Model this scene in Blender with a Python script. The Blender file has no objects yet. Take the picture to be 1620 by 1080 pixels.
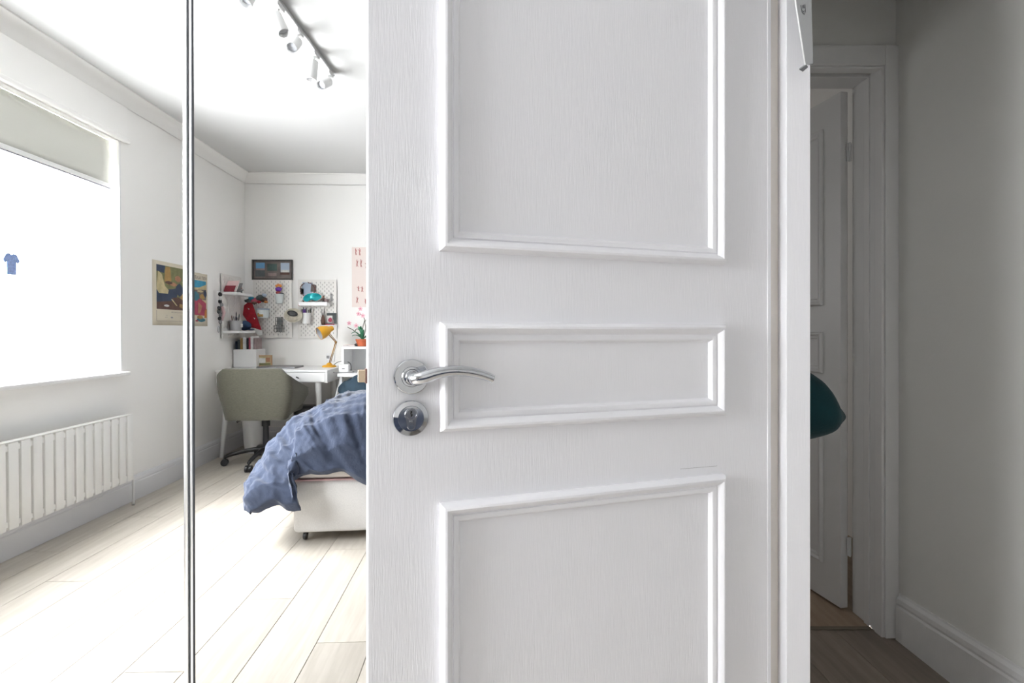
import bpy, bmesh, math, random
from mathutils import Vector, Matrix, noise
random.seed(7)
C = bpy.context.scene.collection
SC = bpy.context.scene
R = math.radians

# ---------------------------------------------------------------- camera
cam = bpy.data.cameras.new('camera'); co = bpy.data.objects.new('camera', cam); C.objects.link(co)
CAMH = 1.07
co.location = (0, 0, CAMH); co.rotation_euler = (R(90), 0, 0)
cam.sensor_width = 36; cam.lens = 830/1620*36; cam.shift_y = -10/1620; cam.clip_start = .02
SC.camera = co

# ---------------------------------------------------------------- sky, sun, exposure
world = bpy.data.worlds.new('sky'); SC.world = world; world.use_nodes = True
wn = world.node_tree; bg = wn.nodes['Background']
bg.inputs[0].default_value = (.965, .98, 1.0, 1); bg.inputs[1].default_value = 16.0
sun = bpy.data.lights.new('sun', 'SUN'); so = bpy.data.objects.new('sun', sun); C.objects.link(so)
sun.energy = 3.2; sun.angle = R(24); sun.color = (1, .99, .98)
so.rotation_euler = Vector((.58, -.10, -.80)).to_track_quat('-Z', 'Y').to_euler()
pl = bpy.data.lights.new('window_daylight', 'AREA'); po = bpy.data.objects.new('window_daylight', pl); C.objects.link(po)
pl.shape = 'RECTANGLE'; pl.size = 1.50; pl.size_y = 2.06; pl.energy = 1; pl.cycles.is_portal = True
po.location = (-2.66, -.035, 1.5); po.rotation_euler = (0, R(-90), 0)
# unseen fill light added to brighten the room beyond the hall
pl2 = bpy.data.lights.new('far_room_fill', 'AREA'); po2 = bpy.data.objects.new('far_room_fill', pl2); C.objects.link(po2)
pl2.shape = 'RECTANGLE'; pl2.size = .9; pl2.size_y = 1.1; pl2.energy = 2.3
po2.location = (-.55, 3.4, 1.5); po2.rotation_euler = (0, R(-90), 0)
vs = SC.view_settings
vs.view_transform = 'Standard'; vs.look = 'None'; vs.exposure = 1.28; vs.gamma = 1; vs.use_curve_mapping = False
SC.display_settings.display_device = 'sRGB'
cy = SC.cycles
cy.use_denoising = True; cy.max_bounces = 14; cy.diffuse_bounces = 9; cy.glossy_bounces = 6; cy.transparent_max_bounces = 12
cy.transmission_bounces = 6; cy.sample_clamp_indirect = 8; cy.caustics_reflective = False; cy.caustics_refractive = False

# ---------------------------------------------------------------- materials
def mat(name, col, rough=.6, metal=0, noise_amt=0, nscale=20, bump=0, bscale=60, stretch=(1, 1, 1), sheen=0, emis=None, coat=0, objvar=0, spec=.5, col2=None):
    m = bpy.data.materials.new(name); m.use_nodes = True; nt = m.node_tree
    b = nt.nodes['Principled BSDF']
    b.inputs['Base Color'].default_value = (*col, 1); b.inputs['Roughness'].default_value = rough
    b.inputs['Metallic'].default_value = metal; b.inputs['Specular IOR Level'].default_value = spec
    if sheen: b.inputs['Sheen Weight'].default_value = sheen
    if coat: b.inputs['Coat Weight'].default_value = coat
    tc = nt.nodes.new('ShaderNodeTexCoord'); mp = nt.nodes.new('ShaderNodeMapping')
    mp.inputs['Scale'].default_value = stretch
    nt.links.new(tc.outputs['Object'], mp.inputs['Vector'])
    if noise_amt or col2:
        n = nt.nodes.new('ShaderNodeTexNoise'); n.inputs['Scale'].default_value = nscale; n.inputs['Detail'].default_value = 6
        nt.links.new(mp.outputs[0], n.inputs['Vector'])
        r = nt.nodes.new('ShaderNodeValToRGB')
        c2 = col2 or tuple(max(0, c*(1-noise_amt)) for c in col)
        r.color_ramp.elements[0].color = (*c2, 1); r.color_ramp.elements[1].color = (*col, 1)
        r.color_ramp.elements[0].position = .35; r.color_ramp.elements[1].position = .65
        nt.links.new(n.outputs['Fac'], r.inputs[0])
        out = r.outputs[0]
        if objvar:
            oi = nt.nodes.new('ShaderNodeObjectInfo'); mr = nt.nodes.new('ShaderNodeMapRange')
            mr.inputs['To Min'].default_value = 1-objvar; mr.inputs['To Max'].default_value = 1+objvar*.4
            nt.links.new(oi.outputs['Random'], mr.inputs['Value'])
            vm = nt.nodes.new('ShaderNodeVectorMath'); vm.operation = 'SCALE'
            nt.links.new(out, vm.inputs[0]); nt.links.new(mr.outputs[0], vm.inputs['Scale']); out = vm.outputs[0]
        nt.links.new(out, b.inputs['Base Color'])
    if bump:
        n = nt.nodes.new('ShaderNodeTexNoise'); n.inputs['Scale'].default_value = bscale; n.inputs['Detail'].default_value = 5
        nt.links.new(mp.outputs[0], n.inputs['Vector'])
        bp = nt.nodes.new('ShaderNodeBump'); bp.inputs['Strength'].default_value = bump; bp.inputs['Distance'].default_value = .002
        nt.links.new(n.outputs['Fac'], bp.inputs['Height']); nt.links.new(bp.outputs[0], b.inputs['Normal'])
    return m

M = {}
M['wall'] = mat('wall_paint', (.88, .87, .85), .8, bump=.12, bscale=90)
M['halltrim'] = mat('hall_trim_dimmed', (.66, .66, .66), .42, bump=.15, bscale=40, stretch=(8, 8, .6))  # darker copy of the trim paint, the hall's dimness put into its colour
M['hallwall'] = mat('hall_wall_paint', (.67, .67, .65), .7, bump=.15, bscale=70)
M['rightwall'] = mat('bounce_damping_grey', (.55, .55, .55), .8)  # for the unseen right wall, grey chosen to cut bounced light
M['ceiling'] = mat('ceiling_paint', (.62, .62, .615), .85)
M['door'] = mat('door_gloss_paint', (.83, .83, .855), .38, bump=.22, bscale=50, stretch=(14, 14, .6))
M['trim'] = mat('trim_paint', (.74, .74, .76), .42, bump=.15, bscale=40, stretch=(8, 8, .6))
M['cream'] = mat('cream_paint', (.74, .70, .65), .5, bump=.15, bscale=40, stretch=(8, 8, .6))  # warmer tone than the trim paint
M['oak'] = mat('pale_oak_laminate', (.54, .50, .445), .45, nscale=5, stretch=(9, .8, 9), col2=(.46, .42, .365), bump=.06, bscale=30, objvar=.10)
M['oak_dimmed'] = mat('hall_oak_dimmed', (.27, .22, .18), .5, nscale=5, stretch=(9, .8, 9), col2=(.20, .165, .135), bump=.08, bscale=30, objvar=.12)  # same oak as the bedroom, darkened to carry the hall's low light
M['joint'] = mat('floor_joint', (.16, .13, .10), .8)
M['chrome'] = mat('polished_chrome', (.62, .635, .66), .06, 1)
M['chrome_dark'] = mat('stamped_chrome', (.33, .34, .37), .22, 1)
M['satin'] = mat('satin_aluminium', (.93, .935, .945), .28, 1)
M['groove'] = mat('grey_seal', (.17, .18, .20), .5)
M['mirror'] = mat('mirror_silver', (.955, .965, .96), 0.0, 1)
M['brass'] = mat('worn_brass', (.88, .70, .50), .25, 1)
M['black'] = mat('black_plastic', (.02, .02, .022), .4)
M['void'] = mat('keyway_black', (.004, .004, .004), .9)
M['white'] = mat('white_lacquer', (.82, .82, .82), .35)
M['plastic'] = mat('white_plastic', (.80, .80, .80), .45)
M['radiator'] = mat('radiator_enamel', (.83, .83, .81), .35)
M['divan'] = mat('cream_divan_fabric', (.76, .75, .745), .95, noise_amt=.08, nscale=200, bump=.3, bscale=300, sheen=.2)
M['mattress'] = mat('mattress_ticking', (.80, .77, .75), .95, bump=.2, bscale=200)
M['duvet'] = mat('navy_washed_cotton', (.054, .070, .118), .9, noise_amt=.22, nscale=14, bump=.6, bscale=120, sheen=.25, spec=.2)
M['chair'] = mat('olive_grey_weave', (.125, .120, .092), .95, noise_amt=.25, nscale=60, stretch=(1, 1, 6), bump=.5, bscale=250, sheen=.2, spec=.2)
M['teal'] = mat('dark_teal_cloth', (.002, .030, .036), .9, bump=.4, bscale=150, sheen=.1, spec=.2)
M['yellow'] = mat('mustard_enamel', (.72, .36, .02), .4)
M['greyin'] = mat('lamp_reflector_grey', (.42, .43, .46), .4)
M['bronze'] = mat('aged_brass_arm', (.42, .26, .10), .35, .8)
M['peg'] = mat('pegboard_white', (.78, .76, .73), .5)
M['blind'] = mat('grey_blind_fabric', (.66, .66, .61), .9, bump=.2, bscale=400)
M['red'] = mat('red_felt', (.42, .015, .03), .9, noise_amt=.3, nscale=30)
M['pink'] = mat('pink_cover', (.72, .50, .51), .7)
M['palepink'] = mat('pale_pink_petal', (.80, .45, .52), .7)
M['green'] = mat('orchid_leaf_green', (.05, .22, .12), .45)
M['stem'] = mat('dark_stem', (.07, .06, .035), .6)
M['terracotta'] = mat('orange_terracotta', (.55, .13, .05), .6, noise_amt=.2, nscale=30)
M['tealgog'] = mat('teal_goggle_lens', (.02, .42, .46), .15, .3)
M['purple'] = mat('purple_plastic', (.16, .04, .36), .4)
M['orange'] = mat('orange_plastic', (.80, .30, .06), .45)
M['navy'] = mat('navy_cloth', (.03, .06, .13), .9)
M['grey'] = mat('grey_metal', (.40, .40, .41), .4, .5)
M['lapgrey'] = mat('laptop_grey', (.22, .22, .23), .35, .6)
M['straw'] = mat('straw_felt', (.58, .54, .44), .9, noise_amt=.2, nscale=40)
M['cream_paper'] = mat('cream_poster_paper', (.66, .60, .48), .8, noise_amt=.06, nscale=8)
M['pinkpaper'] = mat('blush_drawing_paper', (.80, .70, .66), .85)
M['darkframe'] = mat('dark_wood_frame', (.045, .04, .035), .4)
M['wood'] = mat('small_wood_frame', (.48, .30, .17), .5)
M['clear'] = mat('clear_acrylic', (.75, .80, .80), .1)
M['bluecush'] = mat('blue_grey_velvet', (.025, .055, .085), .8, noise_amt=.3, nscale=12)
M['sky'] = mat('print_sky_blue', (.12, .30, .52), .7)
M['palesky'] = mat('print_pale_sky', (.42, .50, .62), .7)
def ink(name, col): 
    M[name] = mat('ink_'+name, col, .8); return M[name]
for n_, c_ in dict(i_olive=(.22, .22, .10), i_ochre=(.45, .28, .10), i_navy=(.05, .07, .12), i_brown=(.13, .07, .055), i_cream=(.62, .52, .30), i_skin=(.48, .24, .14),
                   i_blue=(.06, .35, .55), i_rose=(.45, .08, .13), i_teal=(.07, .22, .28), i_black=(.04, .04, .045), i_red=(.5, .10, .10), i_taupe=(.20, .165, .155),
                   i_slate=(.10, .12, .12), i_greengrey=(.07, .12, .11), i_mauve=(.32, .24, .24), i_grey=(.3, .3, .31), i_orange=(.6, .22, .06), i_white=(.8, .8, .78), i_sketch=(.46, .16, .15), i_crack=(.55, .54, .55), i_holeshade=(.46, .45, .44), i_wine=(.28, .03, .05)).items():
    M[n_] = mat('ink_'+n_, c_, .8, noise_amt=.28, nscale=18)

def glass_mat():
    m = bpy.data.materials.new('window_glass'); m.use_nodes = True; nt = m.node_tree
    nt.nodes.remove(nt.nodes['Principled BSDF']); out = nt.nodes['Material Output']
    t = nt.nodes.new('ShaderNodeBsdfTransparent'); g = nt.nodes.new('ShaderNodeBsdfGlossy'); g.inputs['Roughness'].default_value = 0
    mx = nt.nodes.new('ShaderNodeMixShader'); mx.inputs[0].default_value = .05
    nt.links.new(t.outputs[0], mx.inputs[1]); nt.links.new(g.outputs[0], mx.inputs[2])
    nt.links.new(mx.outputs[0], out.inputs[0]); return m
M['glass'] = glass_mat()

# ---------------------------------------------------------------- mesh helpers
LOC = {}
def bm_new(): return bmesh.new()
def box(bm, a, b, bev=0, seg=2):
    x0, y0, z0 = [min(p, q) for p, q in zip(a, b)]; x1, y1, z1 = [max(p, q) for p, q in zip(a, b)]
    v = [bm.verts.new(p) for p in ((x0, y0, z0), (x1, y0, z0), (x1, y1, z0), (x0, y1, z0), (x0, y0, z1), (x1, y0, z1), (x1, y1, z1), (x0, y1, z1))]
    fs = [bm.faces.new([v[i] for i in q]) for q in ((0, 3, 2, 1), (4, 5, 6, 7), (0, 1, 5, 4), (1, 2, 6, 5), (2, 3, 7, 6), (3, 0, 4, 7))]
    if bev:
        es = list({e for f in fs for e in f.edges})
        bmesh.ops.bevel(bm, geom=es, offset=bev, segments=seg, affect='EDGES', profile=.5)
    return v
def obox(bm, c, half, mtx, bev=0):
    """box with centre c, half sizes, oriented by a 3x3 matrix"""
    t = bmesh.new(); box(t, [-h for h in half], half, bev)
    for vv in t.verts: vv.co = Vector(c) + mtx @ vv.co
    me = bpy.data.meshes.new('t'); t.to_mesh(me); t.free(); bm.from_mesh(me); bpy.data.meshes.remove(me)
def tube(bm, pts, rad, n=12, cap=True, flat=None, up=None):
    pts = [Vector(p) for p in pts]
    if not hasattr(rad, '__len__'): rad = [rad]*len(pts)
    rings = []; u = None
    for i, p in enumerate(pts):
        d = (pts[min(i+1, len(pts)-1)] - pts[max(i-1, 0)]).normalized()
        if up is not None: u = Vector(up) - d*d.dot(Vector(up)); u.normalize()
        elif u is None:
            u = d.orthogonal().normalized()
        else:
            u = (u - d*u.dot(d)).normalized()
        w = d.cross(u)
        r = rad[i]; ru, rw = (r if hasattr(r, '__len__') else (r, r))
        rings.append([bm.verts.new(p + u*(math.cos(2*math.pi*k/n)*ru) + w*(math.sin(2*math.pi*k/n)*rw)) for k in range(n)])
    for a, b in zip(rings, rings[1:]):
        for k in range(n): bm.faces.new((a[k], a[(k+1) % n], b[(k+1) % n], b[k]))
    if cap:
        bm.faces.new(rings[0][::-1]); bm.faces.new(rings[-1])
def smooth_path(pts, k=6):
    pts = [Vector(p) for p in pts]; out = []
    P = [pts[0]*2-pts[1]] + pts + [pts[-1]*2-pts[-2]]
    for i in range(1, len(P)-2):
        for j in range(k):
            t = j/k; a, b, c, d = P[i-1:i+3]
            out.append(.5*((2*b)+(c-a)*t+(2*a-5*b+4*c-d)*t*t+(3*b-a-3*c+d)*t**3))
    out.append(pts[-1]); return out
def lathe(bm, prof, c=(0, 0, 0), n=28, mtx=None, capends=True):
    """prof: (radius, height) list around local z, placed by mtx"""
    c = Vector(c); mtx = mtx or Matrix.Identity(3); rings = []
    for r, h in prof:
        rings.append([bm.verts.new(c + mtx @ Vector((math.cos(2*math.pi*k/n)*max(r, 1e-5), math.sin(2*math.pi*k/n)*max(r, 1e-5), h))) for k in range(n)])
    for a, b in zip(rings, rings[1:]):
        for k in range(n): bm.faces.new((a[k], a[(k+1) % n], b[(k+1) % n], b[k]))
    if capends:
        bm.faces.new(rings[0][::-1]); bm.faces.new(rings[-1])
def prism(bm, pts, d):
    """extrude a planar polygon (3D points) by the vector d"""
    d = Vector(d); a = [bm.verts.new(p) for p in pts]; b = [bm.verts.new(Vector(p)+d) for p in pts]
    bm.faces.new(a); bm.faces.new(b[::-1]); n = len(a)
    for i in range(n): bm.faces.new((a[i], b[i], b[(i+1) % n], a[(i+1) % n]))
def grid(bm, f, nu, nv):
    g = [[bm.verts.new(f(i/(nu-1), j/(nv-1))) for j in range(nv)] for i in range(nu)]
    for i in range(nu-1):
        for j in range(nv-1): bm.faces.new((g[i][j], g[i+1][j], g[i+1][j+1], g[i][j+1]))
    return g
def ball(bm, c, r, sub=2, jit=0):
    t = bmesh.new(); bmesh.ops.create_icosphere(t, subdivisions=sub, radius=1)
    rr = r if hasattr(r, '__len__') else (r, r, r)
    for v in t.verts:
        k = 1+jit*noise.noise(v.co*2+Vector(c)*9)
        v.co = Vector((v.co.x*rr[0]*k+c[0], v.co.y*rr[1]*k+c[1], v.co.z*rr[2]*k+c[2]))
    me = bpy.data.meshes.new('t'); t.to_mesh(me); t.free(); bm.from_mesh(me); bpy.data.meshes.remove(me)

def obj(name, bm, m, parent=None, smooth=False, label=None, base=None):
    bmesh.ops.recalc_face_normals(bm, faces=bm.faces)
    wl = base
    if parent is not None: off = Vector(LOC[parent.name])
    else:
        if wl is None:
            xs = [v.co for v in bm.verts]
            wl = ((min(v.x for v in xs)+max(v.x for v in xs))/2, (min(v.y for v in xs)+max(v.y for v in xs))/2, min(v.z for v in xs))
        off = Vector(wl)
    for v in bm.verts: v.co -= off
    me = bpy.data.meshes.new(name); bm.to_mesh(me); bm.free()
    o = bpy.data.objects.new(name, me); C.objects.link(o)
    me.materials.append(M[m] if isinstance(m, str) else m)
    if smooth:
        for p in me.polygons: p.use_smooth = True
        if smooth is not True:
            me.set_sharp_from_angle(angle=R(smooth))
    if parent is not None: o.parent = parent
    else: o.location = off
    LOC[o.name] = off
    if label: o['label'] = label
    return o
def tag(o, label, cat, group=None):
    o['label'] = label; o['category'] = cat
    if group: o['group'] = group
    return o
def thing(name, label, cat, loc, group=None):
    o = bpy.data.objects.new(name, None); C.objects.link(o); o.location = loc; LOC[o.name] = Vector(loc); o.empty_display_size = .05
    return tag(o, label, cat, group)
def struct(o, label=None):
    o['kind'] = 'structure'
    if label: o['label'] = label
    return o
def subsurf(o, n=2):
    s = o.modifiers.new('s', 'SUBSURF'); s.levels = n; s.render_levels = n; return o

def text_mesh(bm, s, origin, ux, uz, size, depth=.0004):
    """flat lettering: origin, direction of reading, direction up, cap height"""
    cu = bpy.data.curves.new('t', 'FONT'); cu.body = s; cu.size = size*1.4; cu.extrude = 0; cu.resolution_u = 2
    to = bpy.data.objects.new('t', cu); C.objects.link(to)
    dg = bpy.context.evaluated_depsgraph_get(); dg.update()
    me = bpy.data.meshes.new_from_object(to.evaluated_get(dg))
    ux, uz = Vector(ux), Vector(uz)
    for v in me.vertices: v.co = Vector(origin)+ux*v.co.x+uz*v.co.y
    bm.from_mesh(me); bpy.data.meshes.remove(me); bpy.data.objects.remove(to); bpy.data.curves.remove(cu)

# ---------------------------------------------------------------- layout of the real room, surveyed through the mirror
# The sliding mirror stands at y = 1.12; the bedroom is really behind the camera.  MX / MXL: reflection of the camera in each mirror panel.
MX, MY, MZ, YAW = -.053, 2.262, 1.081, R(2.69)
MXL, MYL, YAWL = -.031, 2.249, R(1.588)
WX = -2.353           # face of the window wall
FY = -2.84            # face of the far wall
def S(px, py, D, left=False):
    mx, my, yw = (MXL, MYL, YAWL) if left else (MX, MY, YAW)
    a = math.atan((px-810)/830); X = D*math.tan(a+yw); dc = math.hypot(X, D)*math.cos(a)
    return Vector((X+mx, my-D, MZ-(py-522)/830*dc))
def SW(px, py, wx=WX, left=False):
    """point on the plane x = wx"""
    mx, my, yw = (MXL, MYL, YAWL) if left else (MX, MY, YAW)
    a = math.atan((px-810)/830); return S(px, py, (wx-mx)/math.tan(a+yw), left)
DF = MY-FY            # depth of the far wall

# ================================================================ THE SHELL
CZ = 2.56
XR = 2.60
def wallbox(name, a, b, m, label):
    bm = bm_new(); box(bm, a, b); return struct(obj(name, bm, m, base=tuple(min(p, q) for p, q in zip(a, b))), label)

# floor with planks
fl = bm_new(); box(fl, (-2.6, FY-.2, -.10), (XR+.2, 1.9, -.012)); floor = struct(obj('floor', fl, 'joint', base=(0, 0, -.012)), 'pale oak laminate plank floor of the bedroom and hall')
PW, PL = .19, 1.25
pm = bm_new(); box(pm, (0, 0, 0), (PW-.002, PL-.002, .012), .0007, 1); pme = bpy.data.meshes.new('plank'); pm.to_mesh(pme); pm.free(); pme.materials.append(M['oak'])
pmd = pme.copy(); pmd.materials.clear(); pmd.materials.append(M['oak_dimmed'])
x = -2.353; i = 0
while x < XR:
    y = FY - ((i*.47) % 1.25)
    while y < 1.0:
        ys = max(y, FY); ye = min(y+PL, 1.0); 
        if ye-ys > .05:
            xe = min(x+PW, XR)
            if abs((ye-ys)-PL) < 1e-4 and xe-x > PW-1e-4: me = pme
            else:
                b_ = bm_new(); box(b_, (0, 0, 0), (xe-x-.002, ye-ys-.002, .012), .0007, 1); me = bpy.data.meshes.new('plank'); b_.to_mesh(me); b_.free(); me.materials.append(M['oak'])
            p = bpy.data.objects.new('plank', me); C.objects.link(p); p.parent = floor; p.location = Vector((x, ys, -.012))-Vector((0, 0, -.012))
        y += PL
    x += PW; i += 1
x = .60; i = 0
hall_cuts = [(1.0, 1.915)]
while x < 1.37:
    ycuts = [1.0, 1.0+[.45, .8, .25, .6, .35][i % 5], 1.915]
    for ya, yb in zip(ycuts, ycuts[1:]):
        b_ = bm_new(); box(b_, (0, 0, 0), (min(PW, 1.38-x)-.002, yb-ya-.002, .012), .0007, 1); me = bpy.data.meshes.new('plank'); b_.to_mesh(me); b_.free(); me.materials.append(M['oak_dimmed'])
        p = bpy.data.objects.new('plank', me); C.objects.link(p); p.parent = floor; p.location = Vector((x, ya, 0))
    x += PW; i += 1

# window wall (left), opening y -1.02..0.42, z .805..2.237
OY0, OY1, OZ0, OZ1 = -1.02, .95, .805, 2.237
wl = bm_new(); T = .27
for a, b in (((WX-T, FY-.2, 0), (WX, OY0, CZ)), ((WX-T, OY1, 0), (WX, 1.9, CZ)), ((WX-T, OY0, 0), (WX, OY1, OZ0)), ((WX-T, OY0, OZ1), (WX, OY1, CZ))):
    box(wl, a, b)
struct(obj('wall_left', wl, 'wall', base=(WX, FY, 0)), 'white painted bedroom wall with the window')
wallbox('wall_back', (WX, FY-.2, 0), (XR+.2, FY, CZ), 'wall', 'white painted bedroom wall behind the desk')
wallbox('wall_right', (XR, FY, 0), (XR+.2, 1.0, CZ), 'rightwall', 'unseen bedroom wall on the side of the bed head, greyed to damp bounced light')
# doorway wall: bedroom | hall, opening x .5687..1.33
dw = bm_new(); box(dw, (1.345, 1.0, 0), (XR+.2, 1.15, CZ)); box(dw, (.53, 1.02, 2.08), (1.345, 1.15, CZ)); box(dw, (.50, 1.16, 0), (.60, 1.83, CZ))
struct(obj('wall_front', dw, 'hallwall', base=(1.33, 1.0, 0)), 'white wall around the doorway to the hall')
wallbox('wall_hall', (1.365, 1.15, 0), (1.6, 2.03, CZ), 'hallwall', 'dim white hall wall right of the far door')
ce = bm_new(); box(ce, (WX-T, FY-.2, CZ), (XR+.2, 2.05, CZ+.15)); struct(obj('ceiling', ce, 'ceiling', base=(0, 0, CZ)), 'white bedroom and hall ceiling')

# cornice (coved) on window wall and far wall
def cove(name, p0, p1, nrm, m='ceiling'):
    prof = [(0, 0), (0, .003), (.006, .010), (.012, .030), (.026, .055), (.050, .078), (.066, .084), (.066, .092)]
    bm = bm_new(); nrm = Vector(nrm); rings = []
    z0 = CZ-.092
    for p in (p0, p1):
        rings.append([bm.verts.new(Vector((p[0], p[1], z0+h))+nrm*t) for t, h in prof]+[bm.verts.new(Vector((p[0], p[1], CZ)))])
    n = len(rings[0])
    for k in range(n-1): bm.faces.new((rings[0][k], rings[0][k+1], rings[1][k+1], rings[1][k]))
    return struct(obj(name, bm, m, smooth=40))
cove('trim_1', (WX, FY), (WX, 1.1), (1, 0, 0), 'wall')['label'] = 'coved cornice along the window wall'
cove('trim_2', (WX, FY), (XR, FY), (0, 1, 0), 'wall')['label'] = 'coved cornice along the far bedroom wall'

def skirting(name, p0, p1, nrm, h, label, m='trim', h1=None, t=.018):
    h1 = h1 or h
    prof = lambda H: [(0, 0), (t, 0), (t, H-.045), (t-.004, H-.038), (t-.002, H-.030), (t-.004, H-.016), (t-.011, H-.006), (t-.013, H), (0, H)]
    bm = bm_new(); nrm = Vector(nrm); rings = []
    for p, H in ((p0, h), (p1, h1)):
        rings.append([bm.verts.new(Vector((p[0], p[1], z))+nrm*d) for d, z in prof(H)])
    n = len(rings[0])
    for k in range(n): bm.faces.new((rings[0][k], rings[0][(k+1) % n], rings[1][(k+1) % n], rings[1][k]))
    bm.faces.new(rings[0]); bm.faces.new(rings[1][::-1])
    return struct(obj(name, bm, m), label)
skirting('baseboard_left', (WX, FY), (WX, 1.1), (1, 0, 0), .155, 'white skirting board below the window and radiator')
skirting('baseboard_back', (WX+.018, FY), (XR, FY), (0, 1, 0), .155, 'white skirting board along the desk wall')
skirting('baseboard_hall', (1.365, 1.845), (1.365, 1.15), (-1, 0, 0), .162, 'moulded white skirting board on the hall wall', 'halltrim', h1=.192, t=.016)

# window 1
w = bm_new(); fx0, fx1 = WX-.24, WX-.19
yc = (OY0+OY1)/2
box(w, (fx0, OY0, OZ0), (fx1, OY0+.05, OZ1), .004); box(w, (fx0, OY1-.05, OZ0), (fx1, OY1, OZ1), .004)
box(w, (fx0, OY0+.05, OZ0), (fx1, OY1-.05, OZ0+.05), .004); box(w, (fx0, OY0+.05, OZ1-.05), (fx1, OY1-.05, OZ1), .004)
win = struct(obj('window_1', w, 'plastic', base=(fx1, yc, OZ0)), 'white framed bedroom window full of bright daylight')
for k, (ya, yb) in enumerate(((OY0+.05, yc), (yc, OY1-.05))):
    s = bm_new(); sx0, sx1 = fx0+.008, fx1+.006
    for a, b in (((sx0, ya, OZ0+.05), (sx1, ya+.04, OZ1-.05)), ((sx0, yb-.04, OZ0+.05), (sx1, yb, OZ1-.05)), ((sx0, ya+.04, OZ0+.05), (sx1, yb-.04, OZ0+.09)), ((sx0, ya+.04, OZ1-.09), (sx1, yb-.04, OZ1-.05))):
        box(s, a, b, .003)
    so_ = obj('sash', s, 'plastic', win)
    g = bm_new(); box(g, (WX-.219, ya+.04, OZ0+.09), (WX-.215, yb-.04, OZ1-.09)); obj('pane', g, 'glass', so_)
s = bm_new(); box(s, (WX-.19, OY0, OZ0-.005), (WX+.035, OY1, OZ0+.018), .006); box(s, (WX+.001, OY0-.05, OZ0-.005), (WX+.035, OY0+.002, OZ0+.018), .005)
box(s, (WX+.001, OY1-.002, OZ0-.005), (WX+.035, OY1+.05, OZ0+.018), .005)
struct(obj('trim_3', s, 'white', base=(WX, yc, OZ0)), 'white window sill board')
s = bm_new(); box(s, (WX+.001, OY0-.075, OZ1+.005), (WX+.030, OY1+.07, OZ1+.035), .010, 3); box(s, (WX+.001, OY0-.06, OZ1+.035), (WX+.014, OY1+.06, CZ-.095), .003)
struct(obj('trim_4', s, 'wall', base=(WX, yc, OZ1)), 'white window head board with a rounded lower moulding')
s = bm_new(); box(s, (WX+.0005, OY0-.014, OZ0+.02), (WX+.006, OY0, OZ1-.002), .002)
struct(obj('trim_5', s, 'white', base=(WX, OY0, OZ0)), 'white bead down the window reveal')

# shirt-shaped sticker on the pane
def shirt():
    c = SW(13, 417, WX-.212, True); bm = bm_new(); k = .048
    P = [(-.55, -1.05), (.55, -1.05), (.55, .25), (.75, .05), (1.0, .35), (.62, .95), (.3, 1.05), (0, .9), (-.3, 1.05), (-.62, .95), (-1.0, .35), (-.75, .05), (-.55, .25)]
    prism(bm, [(c.x, c.y+a*k, c.z+b*k*1.1) for a, b in P], (.003, 0, 0))
    o = obj('sticker', bm, mat('blue_foil', (.10, .16, .34), .6, noise_amt=.4, nscale=80)); tag(o, 'small blue shirt-shaped cutout stuck on the window pane', 'sticker')
    # loop above the collar
    b = bm_new(); tube(b, [(c.x+.001, c.y-.01, c.z+.05), (c.x+.001, c.y, c.z+.075), (c.x+.001, c.y+.01, c.z+.05)], .001, 6); obj('loop', b, 'grey', o)
shirt()

# roller blind
bl = thing('roller_blind', 'grey-beige roller blind drawn down a little at the top of the bright window', 'blind', (WX-.03, yc, OZ1))
b = bm_new()
def blf(u, v):
    y = OY0+.012+(OY1-OY0-.024)*u; z = OZ1-.002-(.27)*v
    return (WX-.045+.006*math.sin(v*3)*(.4+math.exp(-u*8)), y, z)
grid(b, blf, 30, 8); o = obj('fabric', b, 'blind', bl, True); sm = o.modifiers.new('s', 'SOLIDIFY'); sm.thickness = .0015
b = bm_new(); box(b, (WX-.052, OY0+.008, 1.945), (WX-.034, OY1-.008, 1.972), .006, 3); obj('bottom_bar', b, 'plastic', bl)
b = bm_new(); box(b, (WX-.050, OY0+.008, 1.939), (WX-.036, OY1-.008, 1.944)); obj('seal', b, 'groove', bl, label='thin black strip under the bottom bar')

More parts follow.
